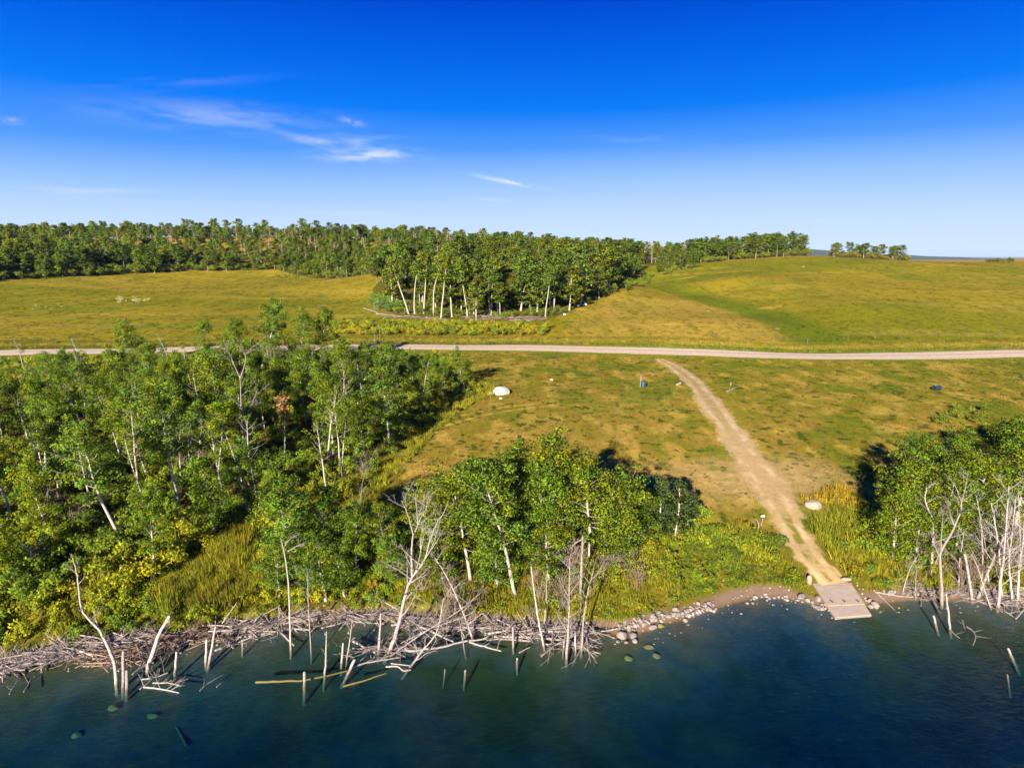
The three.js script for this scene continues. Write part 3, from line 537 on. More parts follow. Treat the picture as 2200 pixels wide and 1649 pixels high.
// ---------------------------------------------------------------- leafy trees: one of each habit with its parts, then copies
const protoSpecs = [
  { H: 10, crownFrom: 0.3, reach: 0.24, nBranch: 30 }, { H: 10.5, crownFrom: 0.4, reach: 0.21, nBranch: 28, bend: 0.06 }, { H: 9.5, crownFrom: 0.24, reach: 0.28, nBranch: 34, bend: 0.05, clumpR: 0.7 },
  { H: 11, crownFrom: 0.44, reach: 0.23, nBranch: 28, bend: 0.05 }, { H: 10, crownFrom: 0.36, reach: 0.26, nBranch: 26, perClump: 112, bare: 0.12, bend: 0.07 }, { H: 9, crownFrom: 0.2, reach: 0.25, nBranch: 34 },
  { H: 10, crownFrom: 0.38, reach: 0.28, nBranch: 27, clumpR: 0.74, bend: 0.08 }, { H: 11, crownFrom: 0.5, reach: 0.19, nBranch: 22, bare: 0.18, bend: 0.05 }, { H: 8, crownFrom: 0.16, reach: 0.27, nBranch: 32, perClump: 110 },
  { H: 10, crownFrom: 0.32, reach: 0.22, nBranch: 28, perClump: 86, bare: 0.25, bend: 0.06 },
];
const protos = protoSpecs.map((s, i) => aspen(100 + i, s));
const slim = [aspen(201, { H: 5.5, crownFrom: 0.2, reach: 0.15, nBranch: 22, perClump: 60, clumpR: 0.36, leafSize: 0.11, rad: 0.05, green: [0.085, 0.145, 0.018] }), aspen(202, { H: 5, crownFrom: 0.15, reach: 0.17, nBranch: 20, perClump: 56, clumpR: 0.34, leafSize: 0.11, rad: 0.045, green: [0.09, 0.15, 0.018] })];
const farProtos = [0, 1, 2, 3, 4].map((i) => aspen(300 + i, { H: [10, 11, 7.5, 12, 9][i], crownFrom: [0.22, 0.34, 0.16, 0.4, 0.28][i], reach: [0.24, 0.22, 0.28, 0.22, 0.26][i], nBranch: 24, perClump: 54, leafSize: 0.26, clumpR: 0.68, bare: 0.1, sides: 5, bend: 0.06, rad: 0.13, green: [0.185, 0.265, 0.016] }));
const srcTrees = new Map();
function grow(p, pos, turn, size, lx, lz, label, group, leaf, wide) { // first use builds the tree, later ones copy it
  if (!srcTrees.has(p)) { const t = tree(p, 'aspen_tree', label, group, leaf ?? M.leaf[0]); delete t.userData.H; t.position.copy(pos); t.rotation.set(lx, turn, lz, 'ZXY'); const s = size / p.H; t.scale.set(s * (wide ?? 1), s, s * (wide ?? 1)); srcTrees.set(p, t); return t; }
  return plant(srcTrees.get(p), p.H, pos, turn, size, lx, lz, label, group, leaf, wide);
}
const treeSpots = []; // [x, D] taken
const free = (x, D, d) => treeSpots.every(([a, b]) => (a - x) ** 2 + (b - D) ** 2 > d * d);
// from a foot pixel and a top pixel
function treeAt(pi, foot, topPx, label, o = {}) {
  const p = typeof pi === 'number' ? protos[pi] : pi, f = o.depth ? (() => { const q = atDepth(...foot, o.depth); q.y = groundAt(q.x, q.z); return q; })() : atGround(...foot), z = depthOf(f), t = atDepth(...topPx, z), size = t.y - f.y, lz = -Math.atan2(t.x - f.x, size);
  treeSpots.push([f.x, -f.z]);
  return grow(p, f, o.turn ?? (foot[0] * 1.7) % 6.28, size / Math.cos(lz), o.lx ?? 0, lz, label, o.group, o.leaf ?? M.leaf[(foot[0] + foot[1]) % 3], (o.wide ?? 1) * (foot[1] > 1000 ? 1.28 : 1.1));
}
// the shore clump in the middle
treeAt(3, [1109, 1286], [1092, 985], 'tall leafy aspen with a stout white lower trunk, at the middle of the shore clump');
treeAt(6, [1016, 1266], [985, 1018], 'leafy aspen with a crooked white trunk and broken limb, left in the shore clump', { wide: 1.05 });
treeAt(0, [1200, 1226], [1192, 940], 'tallest leafy aspen of the shore clump, its crown against the tan meadow');
treeAt(6, [1262, 1218], [1284, 975], 'leafy aspen with a forked white trunk at the right of the shore clump', { wide: 1.05, turn: 2 });
treeAt(2, [1340, 1178], [1348, 1032], 'round crowned aspen at the right end of the shore clump, near the dark saplings');
treeAt(4, [905, 1215], [885, 1035], 'yellowish green aspen at the left end of the shore clump, above the forked white snag', { leaf: M.leaf[2] });
treeAt(1, [1150, 1210], [1130, 975], 'dense green aspen behind the tallest one in the shore clump', { leaf: M.leaf[1] });
treeAt(2, [1060, 1225], [1052, 990], 'broad green aspen deep in the shore clump, left of the tallest', { leaf: M.leaf[0] });
treeAt(5, [965, 1215], [945, 1020], 'bushy green aspen in the left half of the shore clump');
treeAt(3, [1235, 1190], [1240, 985], 'dark green aspen at the back of the shore clump, by the tree shadow', { leaf: M.leaf[3] });
treeAt(8, [1300, 1195], [1300, 1020], 'low leafy aspen right of the forked white trunk in the shore clump');
treeAt(1, [640, 1252], [620, 1015], 'large pale green aspen at the water side of the yellow grass gap', { leaf: M.leaf[1], wide: 1.15 });
treeAt(5, [700, 1290], [690, 1140], 'grey green bushy aspen that hangs over the drowned sticks', { leaf: M.leaf[1], wide: 1.3 });
treeAt(6, [690, 1225], [676, 1045], 'leafy aspen with a white forked trunk beside the large pale green aspen', { wide: 1.1 });
treeAt(2, [765, 1235], [748, 1085], 'low green aspen between the pale green aspen and the forked snag', { leaf: M.leaf[0] });
treeAt(9, [835, 1225], [815, 1075], 'thin leafed aspen just left of the forked white snag');
treeAt(8, [740, 1280], [735, 1165], 'bushy dark aspen on the bank over the short leaning stump', { leaf: M.leaf[3], wide: 1.25 });
treeAt(8, [1382, 1172], [1385, 1058], 'bushy aspen between the shore clump and the dark saplings', { wide: 1.2, leaf: M.leaf[3] });
treeAt(5, [1290, 1215], [1318, 1010], 'full green aspen behind the forked white trunk of the shore clump', { wide: 1.15 });
treeAt(2, [1140, 1165], [1150, 965], 'aspen at the back of the shore clump, left of the tallest crown', { wide: 1.2, leaf: M.leaf[0] });
treeAt(2, [1010, 1175], [1015, 1005], 'aspen at the back of the shore clump, in front of the bare meadow', { wide: 1.2, leaf: M.leaf[3] });
treeAt(slim[0], [1420, 1158], [1424, 1012], 'dark slender sapling right of the shore clump, the tallest of the group');
treeAt(slim[1], [1447, 1168], [1458, 1025], 'dark slender sapling with a pale thin stem, rightmost but one of its group', { leaf: M.leaf[3] });
treeAt(slim[0], [1395, 1150], [1394, 1040], 'dark slender sapling closest to the shore clump', { leaf: M.leaf[3], turn: 3 });
treeAt(slim[1], [1475, 1150], [1484, 1048], 'dark slender sapling at the right end of its group, against the tan meadow', { leaf: M.leaf[3], turn: 1 });
// the grove on the right
treeAt(2, [1990, 1165], [1972, 975], 'green aspen at the left front of the right grove', { wide: 1.15 });
treeAt(6, [2085, 1165], [2080, 968], 'broad green aspen behind the tall bare trunks of the right grove', { wide: 1.2, leaf: M.leaf[2] });
treeAt(8, [1917, 1216], [1904, 1062], 'small speckled aspen with a short white trunk, leftmost in the right grove', { leaf: M.leaf[2] });
treeAt(0, [2180, 1150], [2178, 930], 'tall green aspen at the right edge of the photograph, in the right grove', { wide: 1.15 });
treeAt(5, [1935, 1160], [1922, 1020], 'dark green low aspen beside the cast shadow at the left of the right grove', { leaf: M.leaf[3], wide: 1.2 });
treeAt(2, [2035, 1120], [2025, 955], 'green aspen at the back of the right grove, by the long tree shadow', { wide: 1.1 });
treeAt(5, [2130, 1200], [2130, 1060], 'bushy aspen low behind the bare trunks near the right edge', { wide: 1.3 });
treeAt(8, [2050, 1205], [2045, 1085], 'bushy green aspen low between the two tallest bare trunks on the right', { wide: 1.25 });
treeAt(4, [2215, 1090], [2230, 890], 'tall aspen half outside the right edge, over the meadow shadow', { wide: 1.1 });
for (const [x, y, tx, ty, i] of [[2290, 1150, 2310, 930, 0], [2350, 1110, 2370, 900, 6], [2270, 1050, 2280, 900, 2], [2420, 1150, 2450, 930, 3], [2380, 1040, 2400, 880, 1]]) treeAt(i, [x, y], [tx, ty], 'leafy aspen beyond the right edge of the right grove', { group: 'aspens at the outer end of the right grove', wide: 1.15 });
treeAt(0, [1962, 1085], [1955, 935], 'aspen at the far left corner of the right grove, next to the cast shadow', { wide: 1.2, leaf: M.leaf[3] });
treeAt(2, [2075, 1062], [2072, 925], 'aspen at the back of the right grove, behind the bare pale twigs', { wide: 1.2, leaf: M.leaf[0] });
treeAt(5, [2160, 1050], [2160, 900], 'aspen at the upper back of the right grove, touching the meadow', { wide: 1.2, leaf: M.leaf[3] });
treeAt(6, [2020, 1190], [2012, 1010], 'leafy aspen between the white bare tree and the one that forks right', { wide: 1.1, leaf: M.leaf[0] });
treeAt(8, [1965, 1215], [1958, 1095], 'low bushy aspen above the thin bare stems nearest the ramp', { wide: 1.3, leaf: M.leaf[0] });
treeAt(5, [1180, 1262], [1172, 1090], 'low green aspen filling the shore clump behind the tallest bare trunk', { wide: 1.2, leaf: M.leaf[0] });
treeAt(8, [1068, 1275], [1064, 1120], 'low green aspen between the crooked and the stout white trunks', { wide: 1.25, leaf: M.leaf[1] });
treeAt(8, [1330, 1222], [1330, 1095], 'low bushy aspen at the right front of the shore clump, above the weeds', { wide: 1.3, leaf: M.leaf[0] });
treeAt(5, [955, 1268], [948, 1110], 'bushy aspen behind the brushy left leaning dead tree', { wide: 1.2, leaf: M.leaf[0] });
treeAt(5, [860, 1262], [850, 1140], 'low green aspen right behind the fork of the big dead tree', { wide: 1.2, leaf: M.leaf[1] });
treeAt(5, [600, 1285], [598, 1150], 'bushy green aspen left of the tall straight pole tree', { wide: 1.2, leaf: M.leaf[1] });
// tall pale trunks at the left front of the clump beyond the road
const pole = [aspen(501, { H: 12, crownFrom: 0.6, reach: 0.16, nBranch: 18, perClump: 46, leafSize: 0.26, clumpR: 0.7, sides: 6, bend: 0.06, rad: 0.15, green: [0.19, 0.275, 0.016] }), aspen(502, { H: 12, crownFrom: 0.64, reach: 0.15, nBranch: 16, perClump: 46, leafSize: 0.26, clumpR: 0.7, sides: 6, bend: 0.08, rad: 0.14, green: [0.19, 0.275, 0.016] })];
treeAt(pole[0], [878, 674], [862, 552], 'pale trunked aspen leaning left at the left corner of the clump beyond the road', { leaf: M.leaf[0] });
treeAt(pole[1], [891, 674], [884, 545], 'second tall pale trunk from the left corner of the clump beyond the road', { leaf: M.leaf[2] });
treeAt(pole[0], [910, 674], [902, 548], 'third tall pale trunk from the left corner of the clump beyond the road', { leaf: M.leaf[0] });
treeAt(pole[1], [931, 678], [926, 552], 'fourth tall pale trunk from the left corner of the clump beyond the road', { leaf: M.leaf[0] });
treeAt(pole[0], [947, 686], [944, 550], 'tallest straight pale trunk in front of the clump beyond the road', { leaf: M.leaf[2] });
treeAt(pole[1], [1004, 682], [996, 560], 'pale trunk leaning left behind the tall part of the brush pile', { leaf: M.leaf[0] });
treeAt(pole[0], [1055, 678], [1074, 560], 'pale trunk leaning right out of the tall part of the brush pile', { leaf: M.leaf[0] });
treeAt(pole[1], [1172, 680], [1178, 575], 'pale trunk at the right end of the brush pile', { leaf: M.leaf[1] });
// trees of the left grove that can be told apart
treeAt(4, [262, 1158], [168, 925], 'leaning aspen with a long bare white trunk, nearest the shore in the left grove', { leaf: M.leaf[1] });
treeAt(3, [383, 1080], [335, 850], 'aspen with a straight white trunk bare low down, in the middle left grove', { leaf: M.leaf[1] });
treeAt(7, [525, 1052], [498, 850], 'aspen with a thin white trunk beside the tall bare tree of the left grove');
treeAt(2, [1000, 838], [995, 752], 'aspen standing alone at the right tip of the left grove, just below the road');
treeAt(5, [955, 862], [942, 790], 'round green aspen at the right edge of the left grove, near the white boulder', { wide: 1.15 });
treeAt(5, [905, 880], [895, 812], 'low green aspen on the right edge of the left grove, left of the white boulder', { wide: 1.2 });
treeAt(0, [560, 800], [598, 655], 'tallest roadside aspen of the left grove, its top against the far pasture', { wide: 1.15, lx: 0 });
treeAt(1, [520, 812], [515, 690], 'pale green aspen beside the tallest roadside one in the left grove');
treeAt(6, [690, 790], [690, 668], 'broad leafy aspen at the roadside in front of the far pasture, right of the tallest', { leaf: M.leaf[0] });
treeAt(2, [640, 800], [640, 675], 'green aspen that hides a stretch of the gravel road in the left grove');
treeAt(0, [285, 822], [285, 697], 'dark leafy aspen sticking up before the gravel road, at the left', { leaf: M.leaf[0] });
treeAt(9, [455, 815], [450, 690], 'thin leafed aspen with bare twigs before the gravel road, in the left grove', { leaf: M.leaf[0] });
{ // a small tree whose leaves have turned
  const p = aspen(401, { H: 7, crownFrom: 0.62, reach: 0.13, nBranch: 16, perClump: 22, clumpR: 0.42, leafSize: 0.15, rad: 0.07, green: [0.52, 0.34, 0.11], vary: 0.3 });
  treeAt(p, [612, 985], [620, 842], 'small tree with orange tan dying leaves in the left grove', { leaf: M.yellowLeaf });
}
// the rest of the left grove: each told by its size, its tone and what it stands beside
const marks = [[64, 900, 'the tall bare grey tree near the left edge'], [255, 1130, 'the leaning aspen with a long white trunk'], [380, 1060, 'the aspen with a straight white trunk'], [522, 950, 'the tall bare white tree'], [412, 990, 'the forking bare tree'], [612, 960, 'the small orange leaved tree'], [512, 1052, 'the dark grey boulder'], [595, 800, 'the forked white dead tree'], [754, 800, 'the grey bare snag'], [1000, 832, 'the lone aspen at the grove tip'], [358, 770, 'the bare white topped tree'], [560, 795, 'the tallest roadside aspen'], [285, 818, 'the dark roadside aspen'], [690, 788, 'the broad roadside aspen'], [65, 1215, 'the small bare bush tree'], [450, 1190, 'the yellow grass gap'], [905, 880, 'the low aspen at the meadow edge'], [785, 1050, 'the brown twiggy shrub'], [30, 920, 'the bare tree leaning at the left edge'], [310, 1090, 'the bare leaning bough']];
const usedLabels = new Set();
function nameTree(px, size, tone, marks0 = marks, what = 'aspen', group = 'aspens of the left grove', spare = 'leafy aspen crowded among the others of the left grove', flat = false) {
  const big = size > 8.2 ? 'tall ' : size < 5.2 ? 'small ' : '', hue = ['green', 'bluish', 'yellowish', 'dark green'][tone];
  const near = marks0.map(([x, y, t]) => [Math.hypot(x - px[0], (y - px[1]) * 1.6), px[0] - x, px[1] - y, t]).sort((a, b) => a[0] - b[0]);
  for (const word of ['', 'second ', 'third ']) for (const [d, dx, dy, t] of near.slice(0, 4)) {
    const rel = flat || Math.abs(dx) > Math.abs(dy) * 1.4 ? (dx < 0 ? 'left of' : 'right of') : dy < 0 ? 'behind' : 'in front of', l = `${word}${big}${hue} ${what} ${d < 45 ? 'just ' : ''}${rel} ${t}`;
    if (!usedLabels.has(l)) { usedLabels.add(l); return [l, group]; }
  }
  return [spare, group];
}
{
  const r = rngOf(2024), [x0, x1, d0, d1] = boxOf(leftGrove); let n = 0;
  for (let k = 0; k < 9000 && n < 128; k++) {
    const x = lerp(Math.max(x0, -98), x1, r()), D = lerp(d0, d1, r()); if (!inPoly(leftGrove, x, D)) continue;
    const y = groundH(x, D), px = toPixel(x, y, D); if (px[0] < -260 || (px[0] > 572 && px[0] < 668 && px[1] > 955 && px[1] < 1120)) continue;
    const near = px[1] > 1040; if (!free(x, D, near ? 4.3 : 2.9)) continue;
    if (inPoly(grassGap, x, D)) continue;
    treeSpots.push([x, D]); n++;
    let size = px[1] < 850 ? 4.6 + 2.6 * r() : 6.2 + 3.4 * r(); { const lim = [[-300, 800], [0, 792], [85, 788], [105, 760], [185, 760], [205, 788], [225, 788], [250, 735], [290, 715], [350, 740], [375, 772], [415, 772], [450, 710], [520, 708], [545, 745], [600, 672], [645, 745], [700, 685], [750, 735], [850, 745], [950, 778], [1020, 772]]; let i = 0; while (i < lim.length - 2 && lim[i + 1][0] < px[0]) i++; const top = lerp(lim[i][1], lim[i + 1][1], clamp((px[0] - lim[i][0]) / (lim[i + 1][0] - lim[i][0]))); size = Math.min(size, atDepth(px[0], top, px[2]).y - y + 0.6 * (r() - 0.5)); if (size < 2.8) { treeSpots.pop(); n--; continue; } }
    const p = protos[Math.floor(r() * protos.length)], tone = Math.floor(r() * r() * 4);
    grow(p, V3(x, y, -D), r() * 6.28, size, gauss(r) * 0.05, gauss(r) * 0.06 + 0.02, ...nameTree(px, size, tone), M.leaf[tone], 1.0 + 0.25 * r());
  }
}
// slender aspens that have lost most of their leaves, their pale trunks showing among the others
{
  const r = rngOf(77001), thin = [aspen(601, { H: 9, crownFrom: 0.42, reach: 0.17, nBranch: 22, perClump: 26, clumpR: 0.42, bare: 0.72, bend: 0.07, rad: 0.1 }), aspen(602, { H: 9, crownFrom: 0.5, reach: 0.2, nBranch: 18, perClump: 26, clumpR: 0.42, bare: 0.8, bend: 0.1, rad: 0.095 })];
  for (let k = 0, n = 0; k < 900 && n < 34; k++) {
    const px = 20 + 900 * r(), py = 800 + 300 * r() ** 1.2, p = atGround(px, py), x = p.x, D = -p.z; if (!inPoly(leftGrove, x, D) || !free(x, D, 1.9) || (px > 585 && px < 655 && py > 955)) continue; treeSpots.push([x, D]); n++;
    const tone = Math.floor(r() * 3), [l, g] = nameTree([px, py], 7, tone, marks, 'half bare aspen', 'half bare aspens of the left grove', 'slender half bare aspen among the leafy ones of the left grove');
    grow(thin[n % 2], V3(x, groundH(x, D), -D), r() * 6.28, (py < 860 ? 5 : 6.5) + 2.4 * r(), gauss(r) * 0.06, gauss(r) * 0.07 + 0.03, l, g, M.leaf[tone], 1);
  }
}
// the clump beyond the road, in the middle
const farSpots = treeSpots.filter(([, D]) => D > 130);
const woodEdge = []; // trees of the far wood and of the skyline, which read as one mass
function farTrees(poly, count, gap, label, group, sizeOf, seed, filter, wide = 1.15, marks0 = null, what = '', massed = false) {
  const r = rngOf(seed), [x0, x1, d0, d1] = boxOf(poly), cand = []; 
  for (let k = 0; k < 30000 && cand.length < count; k++) { const x = lerp(x0, x1, r()), D = lerp(d0, d1, r()); if (!inPoly(poly, x, D) || (filter && !filter(x, D, r))) continue; if (!farSpots.every(([a, b]) => (a - x) ** 2 + (b - D) ** 2 > gap * gap)) continue; farSpots.push([x, D]); cand.push([x, D, r(), r(), r(), r(), r()]); }
  for (const [x, D, a, b, c, d, e] of cand) { const y = groundH(x, D), size = sizeOf(c, x, D); if (massed) { const q = Math.floor(a * 5); woodEdge.push([q, [x, y, -D, b * 6.28, size / farProtos[q].H * wide, size / farProtos[q].H, [0.9 + 0.2 * d, 0.95 + 0.15 * e, 1]]]); continue; } const tone = Math.floor(a * 97 % 4), own = marks0 ? nameTree(toPixel(x, y, D), size > 11.6 ? 9 : size < 9.2 ? 5 : 7, tone, marks0, what, group, label, true) : [label, group]; grow(farProtos[Math.floor(a * 5)], V3(x, y, -D), b * 6.28, size, (d - 0.5) * 0.1, (e - 0.5) * 0.1, ...own, M.leaf[tone], wide); }
  return cand.length;
}
const farFront = polyAt([[845, 674], [920, 686], [1060, 690], [1190, 683], [1290, 645], [1335, 622], [1350, 606], [1280, 612], [1180, 634], [1000, 640], [860, 640], [830, 640]]);
const sidePoly = [...polyAt([[1350, 606], [1440, 582], [1500, 576]]), [104, 335], [90, 330], [62, 285]];
farTrees(sidePoly, 14, 4.5, 'smaller aspen on the slope between the clump beyond the road and the skyline wood', 'aspens on the slope behind the clump', (c) => 5.5 + 3.5 * c, 35, null, 1.5, null, '', true);
const nA = farTrees(farFront, 56, 2.5, 'leafy aspen with a pale trunk along the front of the clump beyond the road', 'front aspens of the clump beyond the road', (c) => 8.5 + 5.5 * c, 31, null, 1.45, [[800, 670, 'the long pale trunk at the brush pile'], [890, 684, 'the pale log in the brush pile'], [940, 687, 'the stout middle log'], [1040, 684, 'the tall part of the brush pile'], [1110, 690, 'the log sloping right'], [1165, 690, 'the right end of the brush pile'], [1213, 676, 'the white rock by the pasture'], [1250, 656, 'the two white rocks'], [1335, 625, 'the narrow end of the swale']], 'clump front aspen');
// front row of the wood at the back left, and trees on the right hand rise
const backRow = polyAt([[-80, 612], [0, 603], [120, 597], [250, 590], [400, 583], [600, 580], [840, 585], [880, 577], [600, 572], [300, 580], [0, 590], [-80, 600]]);
const nB = farTrees(backRow, 44, 5.0, 'aspen in the front row of the far wood behind the left pasture', 'front aspens of the far wood', (c) => 7.5 + 5 * c, 32, null, 1.5, [[0, 600, 'the left edge of the photograph'], [100, 660, 'the smaller pale shrubs'], [285, 648, 'the pale shrubs on the pasture'], [450, 510, 'the tan hilltop slope'], [635, 595, 'the dark mound on the pasture'], [598, 655, 'the tallest roadside treetop'], [825, 600, 'the clump beyond the road'], [360, 715, 'the bare white topped tree']], 'far wood aspen', true);
const riseA = [[104, 330], [120, 345], [172, 350], [172, 372], [104, 366]];
const nC = farTrees(riseA, 44, 3.6, 'aspen in the small wood on the skyline of the right hand rise', 'aspens on the skyline of the rise', (c) => 9 + 4 * c, 33, null, 1.6, null, '', true);
const riseB = [[187, 350], [231, 350], [231, 362], [187, 362]];
const nD = farTrees(riseB, 14, 3.5, 'grey green tree in the separate thin clump on the right hand skyline', 'trees of the separate clump on the skyline', (c) => 6.5 + 3 * c, 34, null, 1.7);
console.log('far trees', nA, nB, nC, nD, 'spots', treeSpots.length);

// the deep wood behind, past what can be counted
const oneTree = farProtos.map((p) => { const t = p.trunk.clone(), l = p.limbs.clone(), tint = (g, c) => { const a = g.attributes.color; for (let i = 0; i < a.count; i++) a.setXYZ(i, c[0], c[1], c[2]); return g; }; return mergeGeometries([tint(t, [0.3, 0.27, 0.22]), tint(l, [0.25, 0.22, 0.18]), p.crown]); });
{
  const r = rngOf(91), lists = oneTree.map((_, i) => woodEdge.filter((e) => e[0] === i).map((e) => e[1])), back = polyAt([[830, 584], [600, 577], [400, 578], [250, 585], [0, 597], [-120, 606]]);
  const wood = [...back, [-330, 330], [-420, 470], [-200, 520], [60, 500], [150, 430], [120, 350]]; const bx = boxOf(wood);
  const bare = (x, D) => x > -252 && x < -150 && D > 360 && D < 462; // open tan slope near the top
  let n = 0;
  for (let k = 0; k < 60000 && n < 2100; k++) {
    const a = r(), x = lerp(bx[0], bx[1], r()), D = lerp(bx[2], bx[3], r()); const inC = inPoly(farClump, x, D) && D > 150; if (!(inPoly(wood, x, D) || inC) || (bare(x, D) && r() < 0.86)) continue;
    const gap = D < 260 ? 3.0 : D < 340 ? 3.8 : 5.6; if (!farSpots.every(([p, q]) => (p - x) ** 2 + (q - D) ** 2 > gap * gap)) continue; farSpots.push([x, D]); n++;
    const s = (0.5 + 0.72 * r()) * (D > 465 ? 0.6 : D > 330 ? 0.88 : 1.08), k2 = 0.7 + 0.6 * r(), warm = r(); lists[Math.floor(a * 5)].push([x, groundH(x, D), -D, r() * 6.28, s * 1.5, s, [k2 * lerp(0.82, 1.16, warm), k2, k2 * lerp(1.2, 0.8, warm)]]);
  }
  const bareGeo = (() => { const q = rngOf(17), g = new Geo(); g.tube([V3(0, -0.3, 0), V3(0.1, 4, 0), V3(0.3, 8, 0.1), V3(0.2, 10.5, 0)], [0.16, 0.13, 0.08, 0.03], 5, [1, 1, 1]); for (let k = 0; k < 14; k++) twigs(g, q, V3(0.15, 3.5 + k * 0.45, 0), V3(Math.cos(k * 2.4), 0.9, Math.sin(k * 2.4)).normalize(), 2.2 - k * 0.08, 0.06, 1, [1, 1, 1]); return g; })();
  const bareList = []; for (let k = 0; k < 9000 && bareList.length < 260; k++) { const x = lerp(bx[0], bx[1], r()), D = lerp(bx[2], 420, r()); if (!(inPoly(wood, x, D) || (inPoly(farClump, x, D) && D > 148))) continue; const s = 0.75 + 0.45 * r(), t = 0.9 + 0.4 * r(); bareList.push([x, groundH(x, D), -D, r() * 6.28, s, s, [t * 1.1, t * 0.92, t * 0.78]]); }
  stuff('far_wood', 'dense mixed aspen wood on the hill behind the left pasture, the middle clump and the rise', [...lists.map((l, i) => [oneTree[i], M.plant, l]), [bareGeo, M.deadBark, bareList]]);
  console.log('wood', n);
}

// ---------------------------------------------------------------- undergrowth, weeds and grass: what nobody could count
function bushGeo(seed, leaves, size, w, h, green, vary = 0.5, stems = 5) {
  const r = rngOf(seed), g = new Geo(), lobes = Array.from({ length: 7 }, () => { const a = r() * 6.28, q = Math.sqrt(r()) * w * 0.6; return [V3(Math.cos(a) * q, h * (0.3 + 0.5 * r()), Math.sin(a) * q), w * (0.3 + 0.25 * r()), 1 + (r() - 0.5) * vary]; });
  for (let s = 0; s < stems; s++) { const l = lobes[s % 7][0]; g.tube([V3(l.x * 0.2, -0.1, l.z * 0.2), V3(l.x * 0.6, l.y * 0.6, l.z * 0.6), l], [0.02, 0.014, 0.006], 3, [0.16, 0.12, 0.09], false); }
  for (let k = 0; k < leaves; k++) { const [c, cr, tone] = lobes[k % 7], d = randDir(r); if (d.y < -0.3) d.y *= -1; const q = cr * Math.pow(r(), 0.4), p = V3(c.x + d.x * q, Math.max(0.03, c.y + d.y * q * 0.85), c.z + d.z * q), face = randDir(r), dir = randDir(r); dir.addScaledVector(face, -dir.dot(face)).normalize(); const n = face.multiplyScalar(face.dot(d) < 0 ? -1 : 1).clone().multiplyScalar(0.6).addScaledVector(d, 0.7).add(V3(0, 0.3, 0)).normalize(), s = size * (0.65 + 0.7 * r()), j = tone * (0.8 + 0.4 * r()); g.leaf(p, dir, face, s, s * 0.75, green.map((v, i) => v * j * (i === 0 ? 0.9 + 0.25 * tone : 1)), n); }
  return g;
}
function tuftGeo(seed, blades, h, w, col, lean = 0.5, tip = null) {
  const r = rngOf(seed), g = new Geo();
  for (let k = 0; k < blades; k++) { const a = r() * 6.28, q = Math.sqrt(r()) * w, d = V3(Math.cos(a) * lean * r(), 1, Math.sin(a) * lean * r()).normalize(), b = r() * 6.28, t = 0.75 + 0.5 * r(); g.blade(V3(Math.cos(a) * q, -0.02, Math.sin(a) * q), d, h * (0.55 + 0.6 * r()), w * 0.17 * (0.7 + 0.6 * r()), col.map((v) => v * t), V3(Math.cos(b), 0, Math.sin(b))); if (tip && r() < 0.4) g.leaf(V3(Math.cos(a) * q, 0, Math.sin(a) * q).addScaledVector(d, h * 0.6), randDir(r), randDir(r), w * 0.35, w * 0.2, tip, V3(0, 1, 0)); }
  return g;
}
const bushes = [bushGeo(501, 220, 0.115, 0.6, 0.95, [0.18, 0.26, 0.016]), bushGeo(502, 230, 0.11, 0.75, 0.8, [0.21, 0.265, 0.014]), bushGeo(503, 210, 0.12, 0.55, 1.15, [0.15, 0.235, 0.02])];
const weeds = [bushGeo(511, 100, 0.1, 0.42, 0.5, [0.21, 0.25, 0.01], 0.6, 2), bushGeo(512, 100, 0.095, 0.5, 0.42, [0.17, 0.235, 0.01], 0.6, 2), tuftGeo(513, 44, 0.72, 0.3, [0.27, 0.285, 0.02], 0.55, [0.3, 0.25, 0.03])];
const tufts = [tuftGeo(521, 9, 0.26, 0.17, [1, 1, 1], 0.9), tuftGeo(522, 8, 0.2, 0.2, [1, 1, 1], 1.1), tuftGeo(523, 11, 0.32, 0.16, [1, 1, 1], 0.7)];
const tall = [tuftGeo(531, 40, 0.95, 0.3, [1, 1, 1], 0.5, [1.1, 1, 1]), tuftGeo(532, 36, 0.8, 0.34, [1, 1, 1], 0.65, [1.1, 1, 1])];
